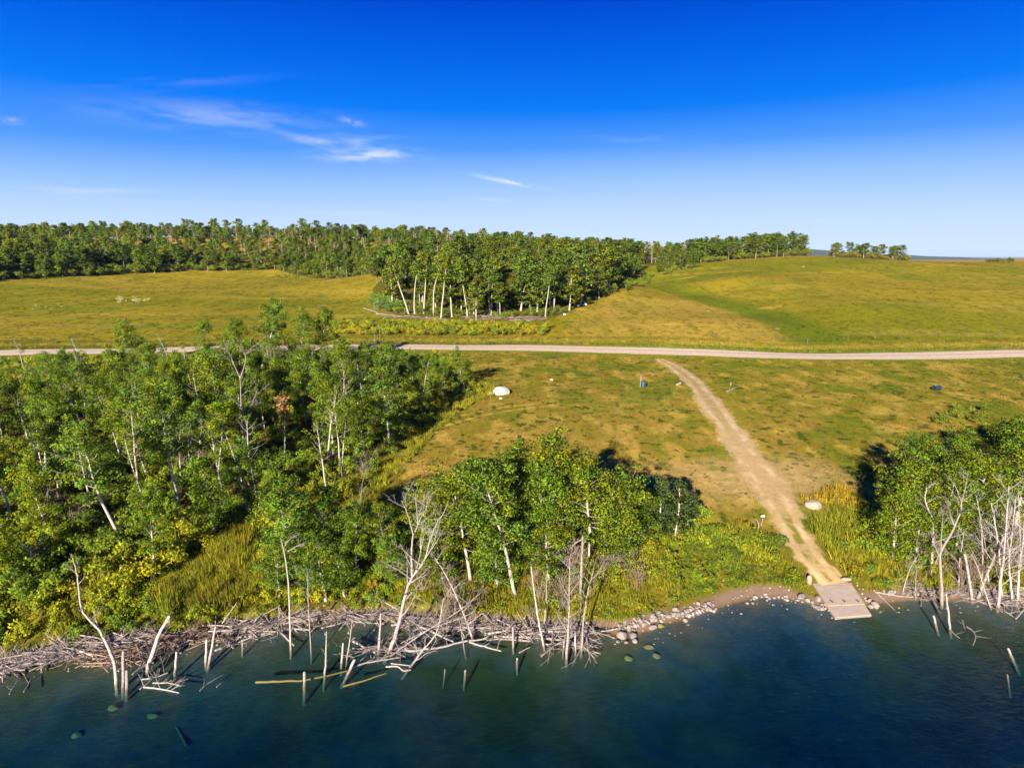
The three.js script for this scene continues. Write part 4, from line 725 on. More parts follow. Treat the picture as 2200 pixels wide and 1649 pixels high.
{
  const r = rngOf(3030), under = [[], [], []], bank = [[], [], []], long = [[], []], low = [[], [], []];
  const BOULDER = (() => { const p = atGround(1747, 1092); return [p.x, -p.z]; })(); // the boulder by the track stands clear of the grass
  const put = (list, x, D, s, sy, col) => list.push([x, groundH(x, D) - 0.02, -D, r() * 6.28, s, sy, col, gauss(r) * 0.08, gauss(r) * 0.08]);
  // shrubs under and around the groves
  for (let k = 0; k < 26000; k++) {
    const x = lerp(-105, 72, r()), D = lerp(33, 124, r()), s = D < 62 ? shoreDist(x, D) : 25; if (s < 1.0) continue;
    const y = groundH(x, D), px = toPixel(x, y, D); if (px[0] < -250 || px[0] > 2450) continue;
    const a = x < 4 ? sdPoly(leftGrove, x, D) : 99, b = D < 56 && x < 18 ? sdPoly(midGrove, x, D) : 99, c = D < 66 && x > 22 ? sdPoly(rightGrove, x, D) : 99, g = Math.min(a, b, c), gap = inPoly(grassGap, x, D);
    const n = fbm(x * 0.16 + 2, D * 0.16, 3), tone = 0.72 + 0.75 * fbm(x * 0.3 + 60, D * 0.3, 3), warm = sstep(0.45, 0.65, fbm(x * 0.12 + 20, D * 0.12 + 4, 3));
    let p = g < -1 ? 0.42 : g < 1.5 ? 0.5 : 0; const leftBank = x < -8 && D < 48 && !gap; // dense brush on the left bank, in front of the trees
    if (leftBank) p = Math.max(p, 0.72); const onBank = D < 47.5 && x > 2 && x < 60 && g > 1.5; if (onBank) p = n > 0.5 ? 0.16 : 0.03; if (gap) p = 0.1; if (r() > p || trackMask(x, D) > 0) continue;
    if (g > 1.5 && !leftBank && !onBank) continue;
    const yel = leftBank || g > -3 ? warm : warm * 0.5, sz = (0.75 + 0.75 * r()) * (leftBank ? 0.95 + 0.6 * n : 1.05) * (s < 4 ? 0.65 : 1);
    put(under[Math.floor(r() * 3)], x, D, sz, sz * (0.8 + 0.5 * r()), mix3([tone * 0.85, tone, tone], [tone * 1.5, tone * 1.25, tone * 0.8], yel));
  }
  // weeds of the bank, from the beach up to the mown meadow
  for (let k = 0; k < 34000; k++) {
    const x = lerp(-46, 62, r()), D = lerp(33, 52, r()), s = shoreDist(x, D), nM = fbm(x * 0.22, D * 0.22, 4); if (s < 0.75 + nM * 1.1) continue;
    if (Math.abs(x - BOULDER[0]) < 1.5 && D > BOULDER[1] - 2.2 && D < BOULDER[1] + 1.2) continue;
    if (D - 47.2 + (nM - 0.5) * 5 > 0 || trackMask(x, D) > 0.02) continue; { const [d] = distPoly(track, x, D); if (d < 2.1 && D < 56) continue; }
    const g = Math.min(sdPoly(midGrove, x, D), x > 22 ? sdPoly(rightGrove, x, D) : 99, x < 4 ? sdPoly(leftGrove, x, D) : 99), gap = inPoly(grassGap, x, D); if (g < -2.2 && r() < 0.6) continue;
    if (x < -9 && !gap && r() < 0.6) continue;
    const t = 0.5 + 0.85 * fbm(x * 0.45 + 7, D * 0.45, 3), warm = fbm(x * 0.2 + 90, D * 0.2, 3), i = gap ? 2 : warm > 0.55 && r() < 0.6 ? 2 : Math.floor(r() * 2.35), sz = (0.7 + 0.5 * r()) * (0.45 + 1.15 * sstep(0.3, 0.7, fbm(x * 0.75 + 5, D * 0.75 + 2, 3))) * (s < 2.6 ? 0.75 : 1), rust = r() < 0.04;
    put(bank[Math.min(2, i)], x, D, sz, sz * (0.8 + 0.5 * r()), rust ? [1.9 * t, 0.9 * t, 0.9 * t] : mix3([t * 0.8, t * 1.0, t], [t * 1.2, t * 1.08, t * 0.85], sstep(0.35, 0.65, warm)));
  }
  // tall yellowing grass: right of the ramp track, in the gap of the trees, along the edge of the left grove, in the road ditch
  for (let k = 0; k < 60000; k++) {
    const x = lerp(-70, 66, r()), D = lerp(36, 124, r()); const gg = D < 60 && x > 20 ? inPoly(goldGrass, x, D) : false, gap = D < 50 && x < -8 && inPoly(grassGap, x, D), e = x < 5 ? sdPoly(leftGrove, x, D) : 99, edge = e > -0.8 && e < 3.6 && x > -24 && D < 112;
    if (x > 24 && Math.abs(x - BOULDER[0]) < 1.5 && D > BOULDER[1] - 2.2 && D < BOULDER[1] + 1.2) continue;
    if (!(gg || gap || edge) || r() > (gg ? 0.9 : gap ? 0.75 : 0.55) || trackMask(x, D) > 0) continue; const t = 0.75 + 0.6 * r(), n = fbm(x * 0.3, D * 0.3, 3);
    put(long[Math.floor(r() * 2)], x, D, gg ? 1.15 : 0.85, (gg ? 1.1 : 0.75) * (0.7 + 0.5 * r()), gg ? mix3([0.36 * t, 0.25 * t, 0.02], [0.22 * t, 0.23 * t, 0.018], sstep(0.4, 0.6, n + (D - 49) * -0.05)) : mix3([0.31 * t, 0.27 * t, 0.02], [0.19 * t, 0.215 * t, 0.018], n));
  }
  // short grass of the meadow
  for (let k = 0; k < 120000; k++) {
    const u = r(), D = 46 + 76 * u ** 1.25, half = (D + 6) * 0.9, x = lerp(Math.max(-half, -40), half, r()); if (trackMask(x, D) > 0.25) continue; if (D > 92 && distPoly(road, x, D)[0] < 3.9) continue;
    if (D < 48 && D - 47.2 < -1) continue; if (x < 5 && sdPoly(leftGrove, x, D) < 0.5) continue; if (D < 60 && x < 18 && sdPoly(midGrove, x, D) < 0) continue; if (x > 22 && D < 70 && sdPoly(rightGrove, x, D) < 0) continue;
    const n = fbm(x * 0.7, D * 0.7, 3); if (r() > 0.3 + n * 0.8) continue; if (x > 20 && x < 33 && Math.hypot((x - 26.2) * 0.75, D - 57.5) < 4.5 && r() < 0.8) continue;
    const c = landColor(x, D), t = 0.7 + 0.75 * r(), s = (0.6 + 0.6 * r()) * (0.75 + D / 130);
    low[Math.floor(r() * 3)].length < 26000 && put(low[Math.floor(r() * 3)], x, D, s, s * (0.35 + 0.45 * r()), [c[0] * t * 1.05, c[1] * t * 1.1, c[2] * t]);
  }
  // grass creeping over the edges and down the middle of the track
  for (let k = 0; k < 5200; k++) { const i = Math.floor(r() * (track.length - 1)), u = r(), x0 = lerp(track[i][0], track[i + 1][0], u), D = lerp(track[i][1], track[i + 1][1], u), w = lerp(track[i][2], track[i + 1][2], u) / 2, mid = r() < 0.25, q = mid ? gauss(r) * 0.16 : (r() < 0.5 ? -1 : 1) * (0.62 + 0.6 * r()), x = x0 + q * w; if (fbm(x * 0.9, D * 0.6, 3) < (mid ? 0.5 : 0.44) || (mid && D > 54 && D < 66) || D < 41.5) continue; const t = 0.8 + 0.6 * r(), s = 0.4 + 0.5 * r(); put(low[Math.floor(r() * 3)], x, D, s, s * 0.7, [0.2 * t, 0.185 * t, 0.02]); }
  stuff('undergrowth', 'leafy undergrowth and brush below and before the aspens', under.map((l, i) => [bushes[i], M.plant, l]));
  stuff('bank_weeds', 'yellow green weeds and grasses on the bank above the lake', bank.map((l, i) => [weeds[i], M.plant, l]));
  stuff('tall_grass', 'tall yellowing grass beside the ramp track and along the trees', long.map((l, i) => [tall[i], M.grass, l]));
  stuff('meadow_grass', 'short dry and green grass of the meadow', low.map((l, i) => [tufts[i], M.grass, l]));
  // dark green weed patches in the meadow
  const dots = []; for (let k = 0; k < 6500; k++) { const D = 54 + 62 * r(), x = lerp(-12, (D + 8) * 0.88, r()); if (vnoise(x * 1.15 + 11, D * 1.15 + 3) < 0.6 || trackMask(x, D) > 0 || (x < 5 && sdPoly(leftGrove, x, D) < 3) || (D < 70 && x > 22 && sdPoly(rightGrove, x, D) < 2)) continue; if (D > 92 && distPoly(road, x, D)[0] < 5) continue; const t = 0.6 + 0.7 * r(); put(dots, x, D, 0.25 + 0.5 * r(), 0.2 + 0.25 * r(), [t * 0.4, t * 0.55, t * 1.0]); }
  stuff('meadow_weeds', 'small dark green weed clumps dotted over the meadow', [[weeds[1], M.plant, dots]]);
  // roadside hedge, brush round the far clump, wood edges
  const hedge = [[], [], []];
  const brush = (poly, count, s0, s1, colFn, d = 0) => { const b = boxOf(poly); for (let k = 0, n = 0; k < count * 12 && n < count; k++) { const x = lerp(b[0] - d, b[1] + d, r()), D = lerp(b[2] - d, b[3] + d, r()); if (sdPoly(poly, x, D) > d) continue; n++; const s = lerp(s0, s1, r()); put(hedge[Math.floor(r() * 3)], x, D, s, s * (0.75 + 0.4 * r()), colFn(x, D)); } };
  brush(roadHedge, 420, 1.2, 1.9, (x, D) => { const t = 0.8 + 0.6 * r(), w = r(); return [t * lerp(0.9, 2.0, w), t * lerp(1.1, 1.3, w), t * 0.8]; });
  brush(farFront, 240, 1.3, 2.4, () => { const t = 0.7 + 0.5 * r(); return [t * 0.9, t, t]; });
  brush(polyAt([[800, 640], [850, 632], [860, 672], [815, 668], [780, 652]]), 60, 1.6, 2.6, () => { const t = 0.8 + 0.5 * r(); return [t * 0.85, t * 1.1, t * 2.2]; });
  brush(polyAt([[1290, 640], [1350, 604], [1440, 578], [1480, 568], [1500, 574], [1400, 598], [1345, 628]]), 120, 1.6, 3.0, () => { const t = 0.8 + 0.5 * r(); return [t, t, t]; });
  brush(backRow, 520, 2.4, 4.6, () => { const t = 0.6 + 0.5 * r(); return [t * 0.95, t, t]; });
  brush(riseA, 260, 2.2, 4.4, () => { const t = 0.6 + 0.5 * r(); return [t, t, t]; });
  brush(riseB, 130, 2.2, 3.8, () => { const t = 0.6 + 0.4 * r(); return [t * 1.4, t, t * 1.3]; });
  brush([[277, 352], [292, 352], [292, 358], [277, 358]], 22, 1.5, 2.6, () => [0.6, 0.65, 0.7]);
  brush(polyAt([[590, 597], [680, 597], [680, 593], [590, 593]]), 26, 0.9, 1.5, () => [0.8, 0.9, 0.9]);
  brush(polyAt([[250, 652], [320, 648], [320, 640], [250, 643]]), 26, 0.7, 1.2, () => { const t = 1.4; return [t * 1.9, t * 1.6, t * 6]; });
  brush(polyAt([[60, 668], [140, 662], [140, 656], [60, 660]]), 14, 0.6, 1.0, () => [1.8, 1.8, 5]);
  brush(polyAt([[1990, 905], [2060, 880], [2120, 885], [2110, 910], [2030, 920]]), 36, 0.8, 1.2, () => { const t = 0.8 + 0.5 * r(); return [t * 0.95, t * 0.9, t * 0.8]; });
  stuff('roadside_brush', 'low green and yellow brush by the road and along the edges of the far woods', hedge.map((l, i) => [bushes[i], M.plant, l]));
  // rough grass of the road ditch and the pasture
  const rough = [[], []];
  for (let k = 0; k < 9000; k++) { const i = Math.floor(r() * (road.length - 3)) + 1, u = r(), a = road[i], b = road[i + 1], off = 4.6 + 7.5 * r(), x = lerp(a[0], b[0], u), D = lerp(a[1], b[1], u) + off; if (Math.abs(x) > 118) continue; const c = landColor(x, D), t = 0.9 + 0.5 * r(); put(rough[Math.floor(r() * 2)], x, D, 0.8 + 0.6 * r(), 0.35 + 0.5 * r(), [c[0] * t, c[1] * t * 1.05, c[2] * t * 0.8]); }
  for (let k = 0; k < 12000; k++) { const D = 130 + 210 * r() ** 1.4, x = lerp(-D, D, r()) * 0.92; const c = landColor(x, D); if ((inPoly(farClump, x, D) && D > 146) || inPoly(backRow, x, D)) continue; const t = 0.85 + 0.5 * r(), s = 0.55 + 0.6 * r(); put(rough[Math.floor(r() * 2)], x, D, s * (0.7 + D / 250), s * (0.18 + 0.22 * r()), [c[0] * t, c[1] * t * 1.05, c[2] * t]); }
  stuff('pasture_grass', 'rough grass of the ditch and the pasture beyond the road', rough.map((l, i) => [tall[i], M.grass, l]));
}

// ---------------------------------------------------------------- bare trees and snags along the drowned shore, left to right
deadTree([[250, 1471], [245, 1424], [229, 1385], [213, 1354], [178, 1315], [169, 1271], [164, 1226], [153, 1191]], 0.14, 'crooked bare tree bending left out of the water, over the driftwood heap', { branches: 9, len: 1.0, from: 0.4, tip: 0.2 });
deadTree([[264, 1478], [265, 1398]], 0.14, 'taller of two upright stumps in the water beside the crooked bare tree', { branches: 0, tip: 0.85, name: 'tree_stump', category: 'stump' });
deadTree([[272, 1482], [272, 1440]], 0.13, 'shorter stump pressed against the taller upright one in the water', { branches: 0, tip: 0.9, name: 'tree_stump', category: 'stump' });
deadTree([[313, 1443], [334, 1385], [342, 1360], [364, 1323]], 0.17, 'thick broken pole leaning right over the driftwood heap', { branches: 1, len: 0.8, from: 0.5, tip: 0.75, name: 'leaning_snag', category: 'snag' });
deadTree([[376, 1444], [379, 1400]], 0.11, 'short thin stump in the water right of the thick leaning pole', { branches: 0, tip: 0.8, name: 'tree_stump', category: 'stump' });
deadTree([[442, 1424], [444, 1373]], 0.12, 'left post of a pair of grey stumps at the end of the long drift log', { branches: 0, tip: 0.8, name: 'tree_stump', category: 'stump' });
deadTree([[448, 1427], [463, 1346]], 0.12, 'taller right post of the pair of grey stumps, leaning right', { branches: 0, tip: 0.7, name: 'tree_stump', category: 'stump' });
deadTree([[471, 1347], [490, 1320], [509, 1293]], 0.07, 'thin bare pole leaning right above the pair of grey stumps', { branches: 2, len: 0.5, name: 'leaning_snag', category: 'snag' });
deadTree([[530, 1356], [545, 1337], [562, 1317]], 0.06, 'thin bare stick leaning over the shore twigs, left of the tall pole tree', { branches: 2, len: 0.5, name: 'leaning_snag', category: 'snag' });
deadTree([[520, 1400], [520, 1374]], 0.06, 'thin little stump below the long drift log', { branches: 0, tip: 0.8, name: 'tree_stump', category: 'stump' });
deadTree([[624, 1398], [622, 1303], [614, 1207], [603, 1156]], 0.105, 'tall straight pole tree with two bare top limbs, in front of the pale aspen', { branches: 1, from: 0.8, len: 0.8, tip: 0.35, forks: [[[[612, 1172], [620, 1160], [634, 1150]], 0.05], [[[618, 1184], [635, 1174], [656, 1166]], 0.05]] });
deadTree([[668, 1405], [662, 1287], [660, 1223]], 0.07, 'thin twiggy dead tree right of the tall straight pole tree', { branches: 12, from: 0.45, len: 0.9, tip: 0.25 });
deadTree([[654, 1475], [654, 1443]], 0.13, 'lone short stump furthest out, over the yellowish sunken log', { branches: 0, tip: 0.9, name: 'tree_stump', category: 'stump' });
deadTree([[697, 1452], [700, 1408], [701, 1356]], 0.1, 'straight bare post with a few twigs, right of the lone short stump', { branches: 5, from: 0.5, len: 0.5, tip: 0.5, name: 'bare_snag', category: 'snag' });
deadTree([[734, 1425], [737, 1381]], 0.1, 'left of two bare posts in the water, below the hanging grey green aspen', { branches: 0, tip: 0.75, name: 'tree_stump', category: 'stump' });
deadTree([[745, 1417], [751, 1376], [757, 1331]], 0.075, 'right twiggy one of two bare posts, below the hanging grey green aspen', { branches: 7, from: 0.4, len: 0.8, name: 'bare_snag', category: 'snag' });
deadTree([[748, 1446], [762, 1416]], 0.13, 'short stump leaning right in open water', { branches: 0, tip: 0.9, name: 'tree_stump', category: 'stump' });
deadTree([[813, 1401], [816, 1360], [818, 1317]], 0.13, 'stout upright post in the water, left of the big forked dead tree', { branches: 2, from: 0.3, len: 0.8, tip: 0.6, name: 'tree_stump', category: 'stump' });
deadTree([[835, 1403], [851, 1360], [864, 1309], [877, 1258], [886, 1239], [913, 1201], [924, 1160], [942, 1115]], 0.18, 'big forked dead tree leaning right out of the water, with many upright bare branches', { branches: 16, from: 0.3, len: 2.4, level: 2, tip: 0.2, forks: [[[[885, 1236], [884, 1190], [888, 1150], [897, 1128], [893, 1075]], 0.11, 0.5], [[[897, 1128], [906, 1108], [915, 1094]], 0.06, 0.5], [[[888, 1150], [876, 1105], [862, 1076]], 0.06, 0.6], [[[893, 1228], [905, 1180], [915, 1120]], 0.05, 0.2], [[[900, 1222], [930, 1170], [948, 1110]], 0.05, -0.3]] });
deadTree([[883, 1431], [908, 1396], [937, 1360], [953, 1284]], 0.1, 'slanting dead tree that crosses the long pale drift logs', { branches: 9, from: 0.3, len: 1.6, level: 2 });
deadTree([[998, 1398], [993, 1367], [987, 1333]], 0.07, 'thin post rising through the pale drift logs', { branches: 2, len: 0.6, name: 'bare_snag', category: 'snag' });
deadTree([[1017, 1376], [995, 1315], [960, 1239], [925, 1185]], 0.13, 'long dead tree leaning left behind the drift logs, with brushy twigs', { branches: 12, from: 0.35, len: 1.7, level: 2, tip: 0.2 });
deadTree([[840, 1409], [900, 1365], [985, 1312], [1036, 1270]], 0.08, 'fallen bare crown slanting up to the right over the drift logs', { branches: 12, from: 0.25, len: 1.6, level: 2, tip: 0.2, sink: 0.3 });
deadTree([[855, 1384], [930, 1348], [1010, 1318], [1030, 1296]], 0.06, 'thin bare bough slanting right above the fallen crown', { branches: 9, from: 0.3, len: 1.2, level: 1, tip: 0.2, sink: 0.3 });
deadTree([[1103, 1393], [1102, 1346]], 0.1, 'upright stump at the middle of the level drift log', { branches: 0, tip: 0.8, name: 'tree_stump', category: 'stump' });
deadTree([[1168, 1389], [1160, 1347], [1150, 1290], [1141, 1217]], 0.11, 'tall bare trunk leaning left, its head lost in the shore clump', { branches: 3, from: 0.6, len: 0.8, tip: 0.4 });
deadTree([[1170, 1344], [1173, 1290], [1175, 1233]], 0.07, 'thin bare trunk standing behind the tall left leaning one', { branches: 5, from: 0.3, len: 0.8 });
deadTree([[1217, 1416], [1221, 1350], [1223, 1290], [1224, 1200]], 0.14, 'tallest bare trunk in the water, with twigs all up its sides, below the forked aspen', { branches: 16, from: 0.4, len: 1.7, level: 2, tip: 0.22 });
deadTree([[1249, 1401], [1253, 1340], [1262, 1275], [1275, 1225]], 0.12, 'bare trunk leaning right at the end of the drift logs, with a bare top', { branches: 8, from: 0.65, len: 1.6, level: 2, tip: 0.25, forks: [[[[1270, 1245], [1285, 1232], [1304, 1222]], 0.05]] });
deadTree([[1236, 1398], [1236, 1357]], 0.09, 'low post between the two tall bare trunks', { branches: 0, tip: 0.8, name: 'tree_stump', category: 'stump' });
deadTree([[1210, 1403], [1212, 1376]], 0.07, 'lowest post, just left of the tallest bare trunk', { branches: 0, tip: 0.8, name: 'tree_stump', category: 'stump' });
deadTree([[1247, 1300], [1249, 1233], [1252, 1152]], 0.16, 'white broken snag standing in the shrubs right of the bent white limb', { branches: 4, from: 0.6, len: 0.7, tip: 0.6, name: 'bare_snag', category: 'snag' });
deadTree([[1198, 1219], [1220, 1196], [1232, 1170], [1250, 1158]], 0.13, 'white bent limb arching up to the broken snag', { branches: 5, from: 0.1, len: 1.0, tip: 0.5, name: 'leaning_snag', category: 'snag' });
deadTree([[1205, 1180], [1190, 1110], [1174, 1050]], 0.15, 'grey bare trunk standing dark against the back of the shore clump', { branches: 6, from: 0.4, len: 1.2, tip: 0.5 });
deadTree([[1222, 1240], [1216, 1190], [1208, 1140]], 0.05, 'thin bare shrub stems left of the bent white limb', { branches: 14, from: 0.1, len: 1.6, level: 2, name: 'dead_shrub', category: 'dead shrub' });
deadTree([[1111, 1427], [1111, 1413]], 0.09, 'tiny stump in open water below the level drift log', { branches: 0, tip: 0.9, name: 'tree_stump', category: 'stump' });
deadTree([[999, 1451], [1000, 1439]], 0.1, 'tiny blunt stump far out, below the pale drift logs', { branches: 0, tip: 0.9, name: 'tree_stump', category: 'stump' });
deadTree([[955, 1447], [956, 1437]], 0.05, 'tiny thin stub left of the blunt one, far out', { branches: 0, tip: 0.9, name: 'tree_stump', category: 'stump' });
// within the left grove
deadTree([[65, 1233], [66, 1200], [64, 1172]], 0.09, 'small bare bush tree with spreading branches, low at the left', { branches: 12, from: 0.55, len: 1.5, level: 1, spread: 1.1 });
deadTree([[78, 953], [64, 880], [50, 835], [35, 800]], 0.11, 'tall bare grey tree leaning left near the left edge', { branches: 9, from: 0.3, len: 1.6, level: 1 });
deadTree([[68, 948], [45, 877], [19, 845]], 0.08, 'bare tree leaning left beside the tall one near the left edge', { branches: 12, from: 0.25, len: 1.5, level: 1 });
deadTree([[535, 1042], [520, 918], [515, 807]], 0.13, 'tall bare white tree with upright branches, in the middle of the left grove', { branches: 10, from: 0.45, len: 2.6, level: 2, tip: 0.3, forks: [[[[521, 905], [540, 870], [553, 835]], 0.06, -0.6], [[[516, 812], [527, 775], [526, 755]], 0.07], [[[516, 812], [503, 785], [493, 760]], 0.06]] });
deadTree([[439, 1048], [410, 998], [404, 950], [410, 905]], 0.1, 'forking bare tree below the tall bare white one', { branches: 8, from: 0.3, len: 1.8, level: 1 });
deadTree([[287, 1122], [310, 1085], [337, 1056]], 0.07, 'bare bough leaning right beside the leaning aspen', { branches: 8, from: 0.3, len: 1.2, level: 1 });
deadTree([[365, 790], [355, 755], [335, 715]], 0.12, 'bare white topped tree before the gravel road, at the left', { branches: 7, from: 0.4, len: 2.2, level: 1 });
deadTree([[608, 838], [592, 778], [588, 752]], 0.12, 'forked white dead tree just below the road', { branches: 5, from: 0.6, len: 1.5, forks: [[[[592, 780], [602, 765], [603, 755]], 0.06], [[[593, 782], [582, 765], [580, 757]], 0.06]] });
deadTree([[760, 830], [752, 765], [750, 755]], 0.14, 'grey bare snag below the road, right of the forked white one', { branches: 4, from: 0.5, len: 1.0 });
deadTree([[818, 752], [816, 725], [815, 705]], 0.08, 'pale bare stem crossing the road, right one of two', { branches: 5, from: 0.3, len: 0.9 });
deadTree([[805, 748], [804, 728], [803, 712]], 0.07, 'pale bare stem crossing the road, left one of two', { branches: 4, from: 0.3, len: 0.8 });
deadTree([[775, 1085], [778, 1040], [790, 1000]], 0.05, 'brown twiggy dead shrub at the meadow edge of the grass gap', { branches: 12, from: 0.15, len: 1.5, level: 1, name: 'dead_shrub', category: 'dead shrub' });
// on the right
deadTree([[2024, 1302], [2023, 1250], [2022, 1189], [2055, 1124], [2066, 1085], [2051, 1040]], 0.15, 'tall white bare tree that forks right, left of the pole row on the right shore', { branches: 8, from: 0.55, len: 1.7, level: 2, tip: 0.2, forks: [[[[2022, 1189], [2024, 1140], [2026, 1105]], 0.06], [[[2050, 1128], [2040, 1100], [2039, 1082]], 0.05], [[[2064, 1088], [2074, 1050], [2081, 1010]], 0.06], [[[2019, 1195], [2008, 1168], [2002, 1150]], 0.05]] });
deadTree([[2000, 1237], [2004, 1180], [2004, 1117], [1989, 1077], [1991, 1047]], 0.14, 'white bare tree on the bank, left of the one that forks right', { branches: 9, from: 0.4, len: 1.5, level: 1, forks: [[[[2002, 1230], [2012, 1205], [2020, 1190]], 0.07]] });
deadTree([[2089, 1288], [2082, 1240], [2073, 1189]], 0.14, 'plain straight pole leaning left in the row of the right shore', { branches: 0, tip: 0.75, name: 'bare_snag', category: 'snag' });
deadTree([[2100, 1288], [2124, 1226], [2150, 1170], [2165, 1130], [2178, 1075]], 0.15, 'bare tree leaning right with a spray of branches, near the right edge', { branches: 14, from: 0.4, len: 2.2, level: 2 });
deadTree([[2144, 1309], [2150, 1250], [2157, 1193], [2164, 1106], [2168, 1044]], 0.15, 'tallest bare trunk near the right edge, standing in the water', { branches: 14, from: 0.45, len: 2.0, level: 2, tip: 0.25 });
deadTree([[2175, 1295], [2172, 1250], [2168, 1208], [2175, 1150], [2182, 1070]], 0.13, 'bare trunk at the right edge with two upright tops', { branches: 12, from: 0.45, len: 2.0, level: 2, forks: [[[[2170, 1212], [2166, 1170], [2164, 1130]], 0.07]] });
deadTree([[2129, 1306], [2115, 1265], [2100, 1215], [2088, 1190]], 0.07, 'thin bare stem leaning left between the tall trunks near the right edge', { branches: 6, from: 0.3, len: 1.1 });
deadTree([[2042, 1353], [2038, 1318], [2033, 1275]], 0.11, 'white pole leaning left in the water before the tall white bare tree', { branches: 0, tip: 0.6, name: 'leaning_snag', category: 'snag' });
deadTree([[2013, 1348], [2006, 1322]], 0.1, 'short white stub left of the leaning white pole in the water', { branches: 0, tip: 0.9, name: 'tree_stump', category: 'stump' });
deadTree([[2175, 1413], [2166, 1392]], 0.1, 'short white stub in the water close to the right edge', { branches: 0, tip: 0.9, name: 'tree_stump', category: 'stump' });
deadTree([[2166, 1456], [2165, 1448]], 0.06, 'smallest white stub, furthest out near the right edge', { branches: 0, tip: 0.9, name: 'tree_stump', category: 'stump' });
deadTree([[1967, 1290], [1968, 1250], [1970, 1215]], 0.06, 'thin dead stem with a dark twiggy head on the right shore', { branches: 14, from: 0.45, len: 1.3, level: 1, name: 'dead_shrub', category: 'dead shrub' });
deadTree([[1940, 1272], [1957, 1218], [1975, 1190]], 0.055, 'thin bare stem leaning right, nearest the ramp on the right shore', { branches: 8, from: 0.4, len: 1.1, level: 1 });
deadTree([[2124, 1255], [2122, 1200], [2110, 1130]], 0.09, 'forked bare stem on the bank behind the tall trunks near the right edge', { branches: 9, from: 0.35, len: 1.6, level: 1 });
deadTree([[2141, 1215], [2140, 1150], [2142, 1070]], 0.08, 'slim bare stem on the bank, left of the spray of branches near the right edge', { branches: 9, from: 0.4, len: 1.5, level: 1 });
deadTree([[2195, 1240], [2192, 1150], [2188, 1055]], 0.09, 'pale bare stem on the bank at the very right edge', { branches: 12, from: 0.35, len: 1.8, level: 1 });
deadTree([[2152, 1290], [2150, 1220], [2142, 1150], [2130, 1080]], 0.13, 'white bare tree leaning left among the trunks near the right edge', { branches: 14, from: 0.35, len: 2.0, level: 2 });
deadTree([[2186, 1300], [2190, 1230], [2200, 1150], [2206, 1060]], 0.14, 'white bare trunk leaning out past the right edge', { branches: 14, from: 0.35, len: 2.0, level: 2 });
deadTree([[2108, 1262], [2112, 1200], [2108, 1120], [2098, 1065]], 0.12, 'white bare tree on the bank left of the spray of branches', { branches: 12, from: 0.35, len: 1.8, level: 2 });
deadTree([[2060, 1268], [2062, 1210], [2072, 1140]], 0.1, 'white bare stem between the forked tree and the plain straight pole', { branches: 10, from: 0.35, len: 1.5, level: 2 });
deadTree([[2070, 1010], [2066, 985], [2063, 955]], 0.08, 'bare pale twigs sticking up before the long tree shadow', { branches: 9, from: 0.3, len: 1.1, level: 1 });

// ---------------------------------------------------------------- driftwood
log([[0, 1449], [80, 1425], [153, 1410], [223, 1386]], 0.13, 'long bare log lying along the shore at the left edge', { branches: 9, len: 1.1, level: 1 });
log([[200, 1392], [260, 1376], [334, 1362]], 0.1, 'log on top of the driftwood heap, behind the crooked bare tree', { branches: 8, len: 1.0, level: 1 });
log([[202, 1414], [228, 1428], [255, 1443]], 0.1, 'pale log dipping into the water left of the two upright stumps', { branches: 1 });
log([[366, 1391], [461, 1379], [557, 1367], [606, 1356]], 0.1, 'long pale log lying level over the water, left of the tall straight pole tree', { branches: 5, len: 0.8, level: 1, lift: 0.1 });
log([[461, 1399], [500, 1385], [541, 1370]], 0.085, 'second pale log under the long level one', { branches: 2 });
log([[560, 1368], [610, 1353], [665, 1354]], 0.08, 'pale log running to the foot of the thin twiggy dead tree', { branches: 4, level: 1 });
log([[603, 1360], [632, 1389]], 0.09, 'short log sloping into the water at the tall straight pole tree', {});
log([[870, 1392], [878, 1402], [905, 1399], [950, 1393], [998, 1381], [1045, 1375]], 0.11, 'long pale drift log with a curled end, below the fallen crown', { branches: 3, lift: 0.08 });
log([[1140, 1378], [1076, 1374], [1045, 1376]], 0.07, 'short log joining the two long drift logs', {});
log([[867, 1331], [918, 1358], [975, 1383]], 0.11, 'pale log sloping down to the right out of the bank', { branches: 3, lift: 0.15 });
log([[1007, 1380], [1040, 1390], [1077, 1400]], 0.085, 'pale log running out to the right into open water', { branches: 2 });
log([[1061, 1371], [1120, 1373], [1214, 1379]], 0.12, 'level drift log crossing the foot of the upright stump', { branches: 5, lift: 0.1 });
log([[1214, 1380], [1283, 1377]], 0.08, 'pale log lying between the two tall bare trunks', { branches: 4, level: 1 });
log([[1150, 1362], [1220, 1352], [1290, 1358]], 0.09, 'brown log on the shore behind the two tall bare trunks', { branches: 4, level: 1 });
log([[1115, 1403], [1138, 1391]], 0.06, 'short bent stick below the level drift log', {});
log([[761, 1433], [780, 1427], [804, 1422], [858, 1413]], 0.08, 'curved white branch floating by the short leaning stump', { branches: 4, level: 1 });
log([[829, 1433], [855, 1433], [867, 1442], [883, 1440]], 0.065, 'wavy white branch floating below the slanting dead tree', { branches: 1 });
log([[840, 1426], [883, 1431]], 0.05, 'straight white branch floating over the wavy one', {});
log([[759, 1379], [780, 1390], [806, 1404]], 0.1, 'log sloping right toward the stout upright post', { branches: 2 });
log([[757, 1393], [795, 1397]], 0.05, 'thin stick beside the log that slopes to the stout post', {});
log([[797, 1284], [825, 1303], [856, 1322]], 0.08, 'pale log sloping down the bank behind the stout upright post', { branches: 3, lift: 0.4 });
log([[300, 1482], [318, 1468], [337, 1450]], 0.06, 'fallen branch in the water, the steepest of the sunken crown', { branches: 3 });
